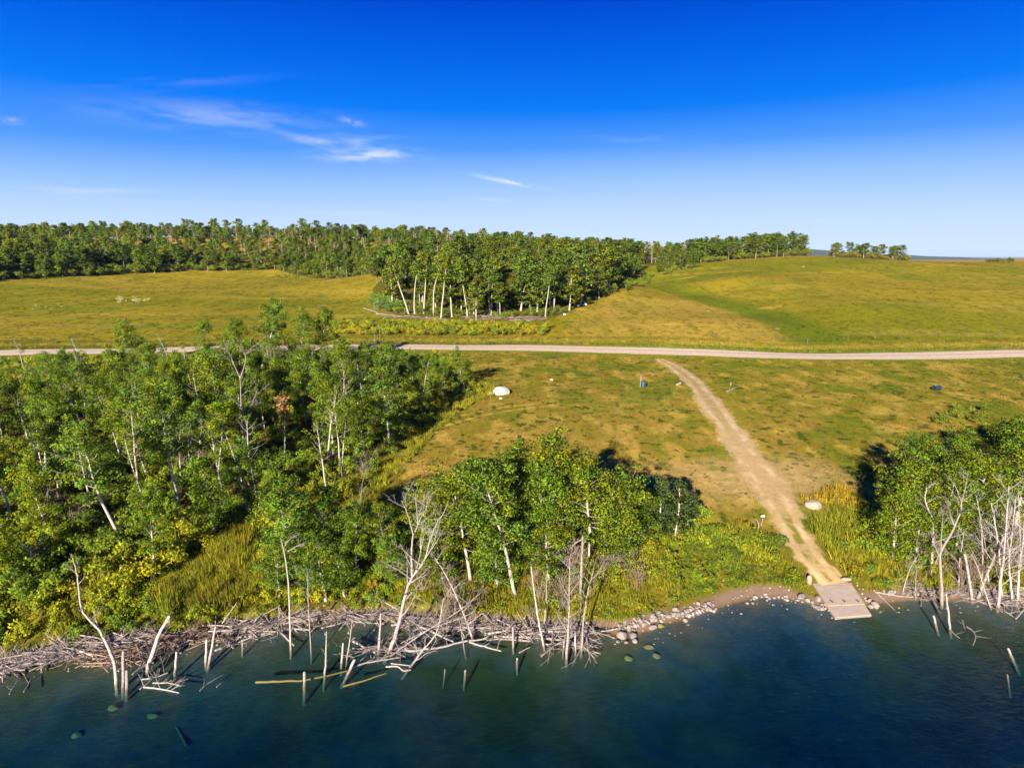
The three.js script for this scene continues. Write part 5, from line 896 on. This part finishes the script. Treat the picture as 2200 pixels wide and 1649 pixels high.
log([[309, 1477], [345, 1481], [385, 1489]], 0.065, 'white branch lying lowest in the sunken crown', { branches: 4, level: 1 });
log([[328, 1468], [360, 1468], [388, 1474]], 0.055, 'white branch lying across the sunken crown', { branches: 5, level: 1 });
log([[296, 1461], [330, 1457], [360, 1446]], 0.06, 'white branch at the top of the sunken crown', { branches: 5, level: 1 });
log([[284, 1450], [310, 1432], [330, 1424]], 0.07, 'grey branch between the two upright stumps and the thick leaning pole', { branches: 7, level: 1 });
log([[429, 1485], [449, 1467]], 0.05, 'little branch floating alone right of the sunken crown', { branches: 2 });
log([[465, 1477], [474, 1469]], 0.05, 'smallest branch floating right of the sunken crown', {});
log([[20, 1492], [30, 1475], [36, 1464]], 0.05, 'twig standing out of the water near the left edge', { branches: 3 });
log([[51, 1487], [60, 1472], [67, 1457]], 0.05, 'twig standing out of the water, second from the left edge', { branches: 1 });
log([[549, 1464], [600, 1462], [657, 1459], [745, 1440]], 0.1, 'yellowish sunken log lying just under the water', { mat: M.wetWood, under: 0.1 });
log([[737, 1474], [780, 1462], [830, 1445]], 0.08, 'dim sunken log with a white tip, right of the yellowish one', { mat: M.wetWood, under: 0.06 });
log([[345, 1497], [375, 1530], [395, 1565]], 0.12, 'mossy sunken trunk fading into deep water at the left', { mat: M.wetWood, under: 1.15 });
log([[1877, 1272], [1898, 1292], [1922, 1315]], 0.07, 'thin pole sloping into the water right of the ramp', { lift: 0.15 });
log([[1986, 1272], [2003, 1294], [2019, 1316]], 0.06, 'thin pole sloping into the water before the white bare trees', { branches: 2 });
log([[1955, 1262], [1990, 1268], [2030, 1271]], 0.08, 'level log on the right shore behind the thin poles', { branches: 2 });
log([[1880, 1272], [1930, 1281], [1985, 1284]], 0.07, 'brown log along the waterline right of the ramp', {});
log([[2042, 1353], [2052, 1364], [2063, 1372]], 0.05, 'branch trailing in the water from the leaning white pole', { branches: 2 });
log([[2078, 1347], [2090, 1356], [2096, 1366], [2091, 1388]], 0.05, 'hook shaped twig floating on the right', { branches: 3 });
log([[2140, 1302], [2160, 1315], [2178, 1326]], 0.06, 'branch in the water below the tallest trunk near the right edge', { branches: 5, level: 1 });
log([[2183, 1330], [2196, 1316], [2210, 1305]], 0.07, 'tangled white branch at the right edge of the water', { branches: 6, level: 1 });
log([[2068, 1333], [2074, 1352]], 0.05, 'pair of sticks standing in the water, right of the leaning white pole', { branches: 1 });
log([[2060, 1282], [2100, 1290]], 0.05, 'thin stick afloat at the foot of the plain straight pole', { branches: 2 });
log([[1562, 842], [1582, 833]], 0.16, 'pale log lying alone on the meadow right of the track', {});
// long bare trunks washed together along the left and middle shore
{
  const r = rngOf(818), run = [[-40, 1448], [80, 1420], [200, 1400], [330, 1378], [470, 1368], [640, 1340], [860, 1336], [1060, 1356], [1290, 1366]];
  for (let k = 0; k < 46; k++) { const u = Math.pow(r(), 1.35) * (run.length - 1.001), i = Math.floor(u), cx = lerp(run[i][0], run[i + 1][0], u - i), cy = lerp(run[i][1], run[i + 1][1], u - i) + gauss(r) * 9, L = 26 + 44 * r(), a = Math.atan2(run[i + 1][1] - run[i][1], run[i + 1][0] - run[i][0]) + gauss(r) * 0.34; log([[cx - L * Math.cos(a), cy - L * Math.sin(a)], [cx, cy + gauss(r) * 2], [cx + L * Math.cos(a), cy + L * Math.sin(a)]], 0.045 + 0.055 * r(), cx < 340 ? 'bare silver trunk lying in the driftwood heap at the left' : cx < 700 ? 'bare silver trunk lying in the drift line left of the forked dead tree' : 'bare silver trunk lying in the drift line behind the drowned trunks', { branches: 2 + Math.floor(r() * 4), len: 0.8, level: r() < 0.5 ? 1 : 0, lift: 0.05 + 0.3 * r(), seed: 4000 + k, group: cx < 340 ? 'trunks of the driftwood heap' : cx < 700 ? 'trunks of the left drift line' : 'trunks of the middle drift line' }); }
}
// brush pile left by clearing, in front of the clump beyond the road
{
  const pile = [[[782, 664], [812, 674], 0.16, 'long pale trunk sloping down at the left end of the brush pile'], [[808, 676], [868, 682], 0.15, 'pale trunk lying at the left of the brush pile, beyond the road'], [[868, 680], [915, 686], 0.13, 'pale log in the left half of the brush pile'], [[915, 684], [962, 690], 0.16, 'stout log at the middle of the brush pile'], [[1010, 684], [1058, 679], 0.15, 'log tilted right in the tall part of the brush pile'], [[1022, 690], [1075, 684], 0.16, 'log across the tall part of the brush pile'], [[1080, 682], [1140, 692], 0.15, 'log sloping right in the brush pile'], [[1105, 690], [1165, 688], 0.14, 'log at the right end of the brush pile']];
  for (const [a, b, rad, l] of pile) log([a, b], rad, l, { branches: 3, len: 1.4, level: 1, lift: 0.25, name: 'felled_log' });
  const r = rngOf(606), stick = (seed) => { const q = rngOf(seed), g = new Geo(); const a = [V3(-0.5, 0, 0), V3(-0.15, 0.03 * q(), gauss(q) * 0.05), V3(0.2, 0.02, gauss(q) * 0.08), V3(0.55, 0.05 * q(), gauss(q) * 0.1)]; g.tube(a, [0.017, 0.014, 0.01, 0.004], 4, [1, 1, 1], false); for (let k = 0; k < 3; k++) twigs(g, q, a[1 + (k % 2)].clone().lerp(a[2 + (k % 2)], q()), V3(0.8, 0.2 * q(), gauss(q)).normalize(), 0.3 + 0.2 * q(), 0.011, 0, [1, 1, 1]); return g; };
  const sticks = [stick(1), stick(2), stick(3)], lists = [[], [], []];
  const heap = (px0, py0, px1, py1, n, spread, s0, s1, rise, col) => { for (let k = 0; k < n; k++) { const u = r(), p = atGround(lerp(px0, px1, u), lerp(py0, py1, u)); p.x += gauss(r) * spread; p.z += gauss(r) * spread; const s = lerp(s0, s1, r() * r()) * 1.25, t = 0.75 + 0.5 * r(); lists[Math.floor(r() * 3)].push([p.x, Math.max(0, groundAt(p.x, p.z)) + 0.05 + r() * rise, p.z, r() * 6.28, s, s, [col[0] * t, col[1] * t, col[2] * t], gauss(r) * 0.25, gauss(r) * 0.25]); } };
  const grey = [1.05, 0.97, 0.95], brown = [0.85, 0.66, 0.52];
  heap(820, 682, 960, 688, 120, 0.8, 1.2, 2.6, 0.5, brown); heap(1000, 687, 1170, 689, 260, 1.0, 1.2, 3.0, 0.9, [0.95, 0.75, 0.62]);
  // drift twigs along the waterline
  for (const [a, b, n, w, rise] of [[[-60, 1452], [120, 1412], 150, 0.55, 0.25], [[100, 1414], [330, 1378], 330, 0.8, 0.45], [[200, 1420], [310, 1425], 110, 0.6, 0.4], [[330, 1384], [470, 1372], 160, 0.6, 0.3], [[470, 1366], [640, 1338], 190, 0.6, 0.3], [[640, 1336], [860, 1326], 150, 0.5, 0.2], [[860, 1345], [1060, 1352], 150, 0.6, 0.3], [[1060, 1356], [1290, 1366], 200, 0.6, 0.3], [[780, 1400], [900, 1400], 50, 0.5, 0.15], [[1190, 1392], [1270, 1392], 60, 0.5, 0.25]]) heap(...a, ...b, Math.round(n * 0.75), w * 0.85, 0.6, 3.0, rise * 1.2, r() < 0.1 ? brown : grey);
  for (const [a, b, n, w, rise] of [[[1960, 1274], [2200, 1276], 240, 0.7, 0.3], [[2100, 1290], [2220, 1300], 90, 0.7, 0.25]]) heap(...a, ...b, Math.round(n * 0.9), w, 0.6, 2.6, rise, grey);
  stuff('drift_twigs', 'tangle of bare grey twigs and sticks along the waterline and in the brush pile', sticks.map((g, i) => [g, M.deadBark, lists[i]]));
  // dead brush standing among the bank shrubs
  const bareBush = (seed) => { const q = rngOf(seed), g = new Geo(); for (let k = 0; k < 7; k++) twigs(g, q, V3(gauss(q) * 0.1, 0, gauss(q) * 0.1), V3(gauss(q) * 0.5, 1, gauss(q) * 0.5).normalize(), 1 + 0.5 * q(), 0.02, 2, [1, 1, 1]); return g; };
  const bl = [[], []]; for (const [px, py, n, w] of [[930, 1230, 14, 1.6], [960, 1260, 10, 1.4], [1210, 1230, 22, 1.6], [1180, 1290, 10, 1.5], [1330, 1250, 6, 1.5], [980, 1330, 10, 1.2], [2120, 1180, 20, 2.5], [2180, 1190, 18, 2], [2060, 1235, 12, 2], [1985, 1215, 10, 1.4], [430, 1010, 8, 3], [200, 1100, 8, 3], [60, 900, 10, 3], [780, 1010, 8, 1.5], [1360, 1270, 4, 1]]) for (let k = 0; k < n; k++) { const p = atGround(px, py); p.x += gauss(r) * w; p.z += gauss(r) * w; if (k % 2) continue; const s = 0.9 + 0.9 * r(), t = 0.6 + 0.4 * r(); bl[(k >> 1) % 2].push([p.x, groundAt(p.x, p.z) - 0.05, p.z, r() * 6.28, s, s, [t, t * 0.82, t * 0.68], 0, 0]); }
  stuff('dead_brush', 'bare grey brush standing among the shrubs and trunks of the bank', bl.map((l, i) => [bareBush(40 + i), M.deadBark, l]));
}

// ---------------------------------------------------------------- stones
function stoneGeo(seed, sx, sy, sz, detail = 2, rough = 0.22, faceted = true) {
  const g0 = new THREE.IcosahedronGeometry(1, detail), p = g0.attributes.position, r = rngOf(seed), o = r() * 50, cuts = Array.from({ length: 5 }, () => [randDir(r), 0.62 + 0.3 * r()]), v = V3();
  for (let i = 0; i < p.count; i++) { v.fromBufferAttribute(p, i).normalize(); let k = 1 + (fbm(v.x * 1.6 + o, v.y * 1.6 + v.z * 1.3 + o, 3) - 0.5) * 2 * rough; const q = v.clone().multiplyScalar(k); for (const [d, h] of cuts) { const e = q.dot(d) - h; if (e > 0) q.addScaledVector(d, -e * 0.85); } p.setXYZ(i, q.x * sx, q.y * sy, q.z * sz); }
  const col = new Float32Array(p.count * 3); for (let i = 0; i < p.count; i++) { v.fromBufferAttribute(p, i); const t = 0.85 + 0.3 * fbm(v.x * 5 + o, v.y * 5 + v.z * 4, 3); col[i * 3] = t; col[i * 3 + 1] = t * 0.985; col[i * 3 + 2] = t * 0.97; }
  g0.setAttribute('color', new THREE.BufferAttribute(col, 3)); g0.computeVertexNormals(); return g0;
}
const stoneMats = [[0.19, 0.16, 0.145], [0.215, 0.178, 0.15], [0.145, 0.132, 0.128], [0.25, 0.215, 0.195]].map((c) => new THREE.MeshStandardMaterial({ color: new THREE.Color().setRGB(...c), vertexColors: true, roughness: 0.95 }));
{
  const shapes = [[1, 0.75, 0.85], [1.1, 0.6, 0.8], [0.9, 0.8, 0.9], [1.2, 0.65, 0.75], [0.95, 0.7, 1], [1.05, 0.85, 0.7]].map((s, i) => stoneGeo(700 + i, ...s, 2)), r = rngOf(71), sources = [];
  const put = (px, py, wpx, label, group, m) => {
    const p = atGround(px, py), z = depthOf(p), w = wpx * z / F / 2, i = Math.floor(r() * 6); let o;
    if (!sources[i]) { o = solo('shore_stone', shapes[i], stoneMats[m ?? Math.floor(r() * 4)], label, 'stone', group); sources[i] = o; } else { o = sources[i].clone(); o.name = numbered('shore_stone'); tag(o, label, 'stone', group); o.material = stoneMats[m ?? Math.floor(r() * 4)]; scene.add(o); }
    o.position.copy(p); o.position.y += w * 0.3; o.rotation.set(gauss(r) * 0.3, r() * 6.28, gauss(r) * 0.3); o.scale.setScalar(w * 1.05);
  };
  put(1337, 1367, 24, 'largest boulder at the waterline, at the left end of the stony shore'); put(1361, 1367, 17, 'second boulder at the waterline, touching the right of the largest');
  put(1328, 1379, 11, 'small stone in the water before the left side of the largest boulder'); put(1346, 1381, 9, 'small stone in the water between the two boulders'); put(1364, 1378, 12, 'flat stone in the water before the second boulder');
  put(1403, 1350, 18, 'round tan stone low on the stony shore, right of the two boulders'); put(1375, 1333, 15, 'blocky stone high on the stony shore'); put(1403, 1325, 15, 'white topped stone at the edge of the weeds on the stony shore'); put(1424, 1322, 11, 'pale stone right of the white topped one');
  put(1451, 1311, 14, 'pointed pale stone high on the right half of the stony shore'); put(1472, 1334, 11, 'pale stone at the waterline in the right half of the stony shore'); put(1490, 1318, 12, 'pale stone at the upper right of the stony shore');
  put(1722, 1283, 17, 'large pale stone left of the ramp, on the cove beach'); put(1758, 1288, 15, 'pale stone close against the left edge of the ramp'); put(1623, 1283, 9, 'pale stone at the left of the cove beach'); put(1645, 1277, 8, 'pale stone in the middle of the cove beach'); put(1618, 1296, 7, 'small stone in the water of the cove'); put(1594, 1280, 7, 'small stone on the sand at the left of the cove'); put(1690, 1281, 8, 'pale stone left of the large one on the cove beach');
  put(1880, 1302, 18, 'pale oval stone right of the ramp'); put(1871, 1304, 12, 'flat white stone at the right edge of the ramp, in the water'); put(1868, 1291, 11, 'grey stone right of the ramp, above the flat white one'); put(1914, 1275, 16, 'grey angular stone on the shore right of the ramp');
  put(1503, 1235, 9, 'small pale stone in the weeds of the bank'); 
  for (let k = 0; k < 150; k++) { const u = r(), px = lerp(1330, 1540, u), py = lerp(1352, 1304, u ** 0.85) + gauss(r) * 12; put(px, py, 5 + 9 * r() * r(), 'pale stone among many on the stony shore left of the cove', 'stones of the stony shore'); }
  for (let k = 0; k < 34; k++) { const u = r(), px = lerp(1585, 1782, u), py = lerp(1290, 1304, u) - 12 * Math.sin(u * 3.1) + gauss(r) * 4; put(px, py, 4 + 6 * r() * r(), 'small pale stone along the beach of the cove', 'stones of the cove beach'); }
  for (let k = 0; k < 26; k++) { const u = r(), px = lerp(1745, 1792, u), py = lerp(1300, 1312, u) + gauss(r) * 4; put(px, py, 4 + 6 * r(), 'small pale stone heaped against the left side of the ramp', 'stones heaped by the ramp'); }
  for (let k = 0; k < 40; k++) { const px = lerp(1895, 2200, r()), py = 1276 + gauss(r) * 9; put(px, py, 5 + 7 * r() * r(), 'stone among driftwood on the right shore', 'stones of the right shore'); }
  const sunkMat = new THREE.MeshStandardMaterial({ color: new THREE.Color().setRGB(0.12, 0.11, 0.03), vertexColors: true, roughness: 1 });
  for (const [px, py] of [[1420, 1345], [1395, 1385], [1410, 1400], [1350, 1405], [240, 1500], [160, 1553], [325, 1510]]) { const p = atGround(px, py); const o = solo('sunken_stone', shapes[px % 6], sunkMat, { 1420: 'sunken stone nearest the round tan one', 1395: 'dim sunken stone below the round tan one', 1410: 'larger dim sunken stone off the stony shore', 1350: 'dim sunken stone under the two boulders', 240: 'mossy sunken boulder below the crooked bare tree', 160: 'dim flat stone under deep water at the left', 325: 'mossy sunken stone under the sunken crown' }[px], 'stone'); o.position.set(p.x, groundAt(p.x, p.z) + 0.05, p.z); o.scale.set(0.3, 0.2, 0.28); }
  const peb = []; for (let k = 0; k < 2600; k++) { const x = lerp(-40, 60, r()), D = lerp(30, 43, r()), s = shoreDist(x, D); if (s < -1.2 || s > 2.2 || trackMask(x, D) > 0.3) continue; const w = 0.03 + 0.09 * r() * r(), t = 0.7 + 0.5 * r(); peb.push([x, groundH(x, D) + w * 0.3, -D, r() * 6.28, w, w * 0.8, [t * 0.36, t * 0.29, t * 0.24]]); }
  stuff('shore_pebbles', 'small stones and pebbles scattered along the waterline', [[stoneGeo(750, 1.1, 0.7, 0.9, 1), new THREE.MeshStandardMaterial({ vertexColors: true, roughness: 0.95 }), peb]]);
  // erratic boulders and small rocks on the meadow and the pasture
  const rock = (px, py, wpx, hRatio, color, label, seed, o = {}) => { const p = atGround(px, py), w = wpx * depthOf(p) / F / 2, g = stoneGeo(seed, w, w * hRatio, w * 0.8, o.detail ?? 4, o.rough ?? 0.16); if (o.paint) o.paint(g, w); const m = solo(o.name ?? 'boulder', g, new THREE.MeshStandardMaterial({ color: new THREE.Color().setRGB(...color), vertexColors: true, roughness: 0.95 }), label, o.category ?? 'boulder', o.group); m.position.copy(p); m.position.y += w * hRatio * (o.sit ?? 0.35); m.rotation.y = o.turn ?? 0; return m; };
  rock(1076, 845, 41, 0.5, [0.47, 0.455, 0.43], 'huge white boulder with brown stains at the edge of the meadow', 901, { sit: 0.42, rough: 0.12, paint: (g, w) => { const p = g.attributes.position, c = g.attributes.color; for (let i = 0; i < p.count; i++) { const x = p.getX(i) / w, y = p.getY(i) / w, z = p.getZ(i) / w, n = fbm(x * 4 + 9, y * 4 + z * 3, 3), k = Math.max(sstep(0.26, 0.12, Math.hypot(x - 0.55, (y - 0.08) * 1.4, 0) + (n - 0.5) * 0.2), sstep(0.22, 0.1, Math.hypot(x + 0.72, y + 0.02) + (n - 0.5) * 0.25)) * (z > 0 ? 1 : 0); const b = 0.94 + 0.1 * n; c.setXYZ(i, lerp(b, 0.42, k * 0.8), lerp(b, 0.3, k * 0.8), lerp(b, 0.2, k * 0.8)); } } });
  rock(1053, 847, 10, 0.7, [0.4, 0.38, 0.4], 'small grey rock at the left foot of the huge white boulder', 902, { detail: 2 });
  rock(1076, 858, 8, 0.45, [0.5, 0.48, 0.45], 'little white rock in the weeds before the huge white boulder', 903, { detail: 2, sit: 1.6 });
  rock(1747, 1088, 36, 0.6, [0.27, 0.2, 0.155], 'pinkish tan boulder in golden grass right of the ramp track', 904, { rough: 0.2 });
  rock(512, 1052, 22, 0.75, [0.24, 0.18, 0.15], 'dark grey boulder in shade at the foot of a thin white trunk, left grove', 905, { detail: 3 });
  rock(1185, 817, 9, 0.7, [0.4, 0.3, 0.2], 'low brown stump like rock on the meadow below the road', 906, { detail: 2 });
  rock(1213, 676, 7, 0.8, [0.5, 0.47, 0.43], 'white rock right of the brush pile, at the edge of the pasture', 907, { detail: 2 }); rock(1244, 658, 8, 0.7, [0.48, 0.45, 0.4], 'white rock at the right foot of the clump beyond the road', 908, { detail: 2 }); rock(1257, 655, 9, 0.8, [0.5, 0.46, 0.4], 'white rock right beside another at the foot of the clump', 909, { detail: 2 });
  rock(1726, 573, 5, 0.5, [0.3, 0.28, 0.25], 'white rock high on the right hand rise', 910, { detail: 2 }); rock(1670, 706, 12, 0.2, [0.17, 0.155, 0.11], 'flat pale rock beside the green swale', 911, { detail: 2 }); rock(1522, 668, 8, 0.3, [0.2, 0.18, 0.14], 'flat pale rock on the tan knoll left of the swale', 912, { detail: 2 });
}

// ---------------------------------------------------------------- the concrete boat ramp
{
  const t = thing('boat_ramp', 'grey concrete boat ramp at the end of the dirt track, dipping into the lake', 'boat ramp');
  const A = onPlane(1750, 1257, 0.62), B = onPlane(1832, 1256, 0.62), C = onPlane(1873, 1320, 0.03), Dd = onPlane(1795, 1326, 0.03);
  const hA = 0.62, hC = 0.05, N = 128, d = new Uint8Array(N * N * 4);
  for (let j = 0; j < N; j++) for (let i = 0; i < N; i++) { const n = pnoise(i / 4, j / 4, 32) * 0.5 + pnoise(i / 16, j / 16, 8) * 0.5, dirt = sstep(0.45, 0.75, pnoise(i / 20, j / 12, 16)) * 0.45, c = mix3(mix3([0.235, 0.19, 0.155], [0.3, 0.25, 0.205], n), [0.28, 0.19, 0.105], dirt), o = (j * N + i) * 4; for (let q = 0; q < 3; q++) d[o + q] = toSRGB8(c[q]); d[o + 3] = 255; }
  const tex = new THREE.DataTexture(d, N, N); tex.colorSpace = THREE.SRGBColorSpace; tex.wrapS = tex.wrapT = THREE.RepeatWrapping; tex.magFilter = tex.minFilter = THREE.LinearFilter; tex.needsUpdate = true;
  const mat = new THREE.MeshStandardMaterial({ map: tex, roughness: 0.9 }), dark = new THREE.MeshStandardMaterial({ color: 0x30261f, roughness: 1 });
  const P = (u, v, up = 0) => { const l = [lerp(A[0], Dd[0], v), lerp(A[1], Dd[1], v)], q = [lerp(B[0], C[0], v), lerp(B[1], C[1], v)]; return V3(lerp(l[0], q[0], u), lerp(hA, hC, v) + up, -lerp(l[1], q[1], u)); };
  const slab = (v0, v1, up, thick = 0.22) => { // a bevelled plate
    const b = 0.012, q = [P(0, v0, up), P(1, v0, up), P(1, v1, up), P(0, v1, up)], pos = [], uv = [], idx = [];
    const top = q.map((p) => p.clone()), c = q.reduce((s, p) => s.add(p), V3()).multiplyScalar(0.25), inn = top.map((p) => p.clone().lerp(c, b)), rim = top.map((p) => p.clone().setY(p.y - 0.025)), low = top.map((p) => p.clone().setY(p.y - thick));
    const add = (a, bb, cc, dd) => { const k = pos.length / 3; for (const p of [a, bb, cc, dd]) { pos.push(p.x, p.y, p.z); uv.push(p.x / 2.5, p.z / 2.5); } idx.push(k, k + 1, k + 2, k, k + 2, k + 3); };
    add(inn[3], inn[2], inn[1], inn[0]); for (let i = 0; i < 4; i++) { const j = (i + 1) % 4; add(inn[i], inn[j], rim[j], rim[i]); add(rim[i], rim[j], low[j], low[i]); }
    const g = new THREE.BufferGeometry(); g.setAttribute('position', new THREE.Float32BufferAttribute(pos, 3)); g.setAttribute('uv', new THREE.Float32BufferAttribute(uv, 2)); g.setIndex(idx); const f = g.toNonIndexed(); f.computeVertexNormals(); return f;
  };
  part('concrete_slab', slab(0, 0.66, 0), mat, t); part('concrete_slab', slab(0.675, 1, -0.02), mat, t).name = 'concrete_slab_001';
  [[0.17, 0.52], [0.5, 0.53], [0.86, 0.54]].forEach(([u, v], k) => { const g = new THREE.BoxGeometry(0.09, 0.05, 0.3); const m = part(k ? `lifting_slot_${String(k).padStart(3, '0')}` : 'lifting_slot', g, dark, t); m.position.copy(P(u, v, 0.002)); m.rotation.set(0.06, 0.3, 0); });
  const far = part('concrete_edge', slab(-0.08, -0.015, -0.03, 0.2), mat, t); far.material = mat;
  const chips = new THREE.MeshStandardMaterial({ color: new THREE.Color().setRGB(0.3, 0.21, 0.15), roughness: 1 });
  const w = solo('concrete_fragment', stoneGeo(930, 0.42, 0.12, 0.2, 2), chips, 'flat concrete fragment lying at the upper right corner of the ramp', 'fragment'); w.position.copy(P(0.92, -0.16, 0.12)); w.geometry.deleteAttribute('color');
  const w2 = solo('marker_stone', stoneGeo(931, 0.22, 0.42, 0.2, 2), chips, 'upright tan stone at the upper left corner of the ramp', 'stone'); w2.position.copy(P(-0.09, -0.08, 0.2)); w2.geometry.deleteAttribute('color');
}

// ---------------------------------------------------------------- things on the meadow
function barrel(pos, turn, tilt, color, label, rad = 0.36, h = 0.95) {
  const t = thing('barrel', label, 'barrel'), m = new THREE.MeshStandardMaterial({ color: new THREE.Color().setRGB(...color), roughness: 0.55 }), prof = [[0.001, 0], [0.9, 0], [1, 0.03], [1, 0.3], [1.04, 0.32], [1.04, 0.36], [1, 0.38], [1, 0.64], [1.04, 0.66], [1.04, 0.7], [1, 0.72], [1, 0.97], [0.97, 1], [0.92, 1], [0.9, 0.96]].map(([x, y]) => new THREE.Vector2(x * rad, y * h));
  part('drum', new THREE.LatheGeometry(prof, 24), m, t);
  const lid = new THREE.CylinderGeometry(rad * 0.9, rad * 0.9, 0.03, 24); lid.translate(0, h * 0.95, 0); part('lid', lid, new THREE.MeshStandardMaterial({ color: new THREE.Color().setRGB(color[0] * 0.6, color[1] * 0.6, color[2] * 0.6), roughness: 0.6 }), t);
  t.position.copy(pos); t.rotation.set(0, turn, tilt); return t;
}
{
  const woodM = new THREE.MeshStandardMaterial({ color: new THREE.Color().setRGB(0.85, 0.75, 0.66), map: M.deadBark.map, roughness: 0.9 });
  const p = atGround(1382, 832); barrel(p, 0.4, 0, [0.012, 0.05, 0.062], 'dark teal rubbish barrel standing beside a pale post on the meadow', 0.4, 1.0);
  const post = new Geo().tube([V3(0, -0.3, 0), V3(0.02, 0.8, 0), V3(0.05, 1.75, 0)], [0.13, 0.12, 0.1], 8); const q = solo('wooden_post', post, woodM, 'pale wooden post rising behind the dark teal barrel', 'post'); q.position.set(p.x - 0.32, p.y, p.z - 0.5); q.geometry.deleteAttribute('color');
  const b = atGround(2019, 838); b.y += 0.36; barrel(b, 0.3, Math.PI / 2 - 0.05, [0.008, 0.022, 0.045], 'dark blue barrel lying on its side in the meadow at the right', 0.36, 1.1);
  const post2 = new Geo().tube([V3(0, -0.2, 0), V3(0.0, 0.4, 0), V3(0.05, 0.9, 0)], [0.1, 0.09, 0.08], 7); const s = solo('wooden_post', post2, woodM, 'short pinkish post left of the dark blue lying barrel', 'post'); const sp = atGround(2009, 838); s.position.copy(sp); s.geometry.deleteAttribute('color');
  const st = atGround(1458, 828), stump = new Geo().tube([V3(-0.35, 0.1, 0), V3(0, 0.25, 0), V3(0.35, 0.4, -0.05)], [0.2, 0.19, 0.17], 9); const sm = solo('cut_log', stump, woodM, 'short pale cut log lying beside the track, right of the dark teal barrel', 'log'); sm.position.copy(st); sm.geometry.deleteAttribute('color');
  const o = solo('wooden_stub', new Geo().tube([V3(0, -0.2, 0), V3(0, 0.5, 0)], [0.12, 0.1], 7), woodM, 'little pale stub on the meadow left of the fallen log, right of the track', 'stub'); o.position.copy(atGround(1570, 828)); o.geometry.deleteAttribute('color');
  // the low marker with a white plate at the edge of the weeds, and the bent white branch by it
  const sg = thing('marker_sign', 'small white topped marker on a thin leaning post, left of the ramp track', 'sign'), foot = atGround(1636, 1130), z = depthOf(foot), tip = atDepth(1639, 1110, z).sub(foot);
  part('post', new Geo().tube([V3(0, -0.2, 0), tip.clone().multiplyScalar(0.5), tip], [0.03, 0.028, 0.026], 6), M.deadBark, sg);
  const pl = new THREE.BoxGeometry(0.34, 0.16, 0.035), plate = part('plate', pl, new THREE.MeshStandardMaterial({ color: new THREE.Color().setRGB(0.5, 0.52, 0.46), roughness: 0.6 }), sg); plate.position.copy(tip).add(V3(0, 0.06, 0)); plate.rotation.x = -0.5; sg.position.copy(foot);
  deadTree([[1624, 1156], [1630, 1132], [1629, 1121], [1622, 1114]], 0.07, 'bent white branch standing in the weeds beside the small marker', { branches: 0, tip: 0.5, name: 'bent_branch', category: 'branch' });
}
// ---------------------------------------------------------------- the pasture fence beyond the road
{
  const px = [[-40, 707], [43, 703], [130, 706], [215, 705], [300, 704], [1240, 702], [1330, 705], [1447, 717], [1535, 722], [1619, 726], [1662, 730], [1735, 740], [1822, 731], [1880, 729], [1935, 727], [2010, 727], [2080, 725], [2150, 722], [2230, 719]];
  const t = thing('pasture_fence', 'wire fence on thin wooden posts along the pasture beyond the road', 'fence'), feet = px.map(([x, y]) => atGround(x, y)), geo = new Geo().tube([V3(0, -0.4, 0), V3(0, 0.7, 0), V3(0.02, 1.35, 0)], [0.065, 0.06, 0.055], 6).build(), mat = new THREE.MeshStandardMaterial({ color: new THREE.Color().setRGB(0.6, 0.52, 0.42), map: M.deadBark.map, roughness: 0.9 }); geo.deleteAttribute('color');
  const r = rngOf(8); feet.forEach((p, i) => { const m = new THREE.Mesh(geo, mat); m.name = i ? `fence_post_${String(i).padStart(3, '0')}` : 'fence_post'; m.castShadow = m.receiveShadow = true; m.position.copy(p); m.rotation.set(gauss(r) * 0.05, r() * 6, gauss(r) * 0.05); t.add(m); });
  const wm = new THREE.MeshStandardMaterial({ color: 0x6a6660, roughness: 0.5, metalness: 0.8 }); let w = 0;
  for (const h of [0.5, 0.85, 1.2]) for (const [a, b] of [[0, 4], [5, feet.length - 1]]) { const g = new Geo(); g.tube(feet.slice(a, b + 1).map((p) => V3(p.x, p.y + h, p.z)), Array(b - a + 1).fill(0.006), 3, [1, 1, 1], false); part(w++ ? `wire_${String(w - 1).padStart(3, '0')}` : 'wire', g, wm, t); }
}
renderer.render(scene, camera);
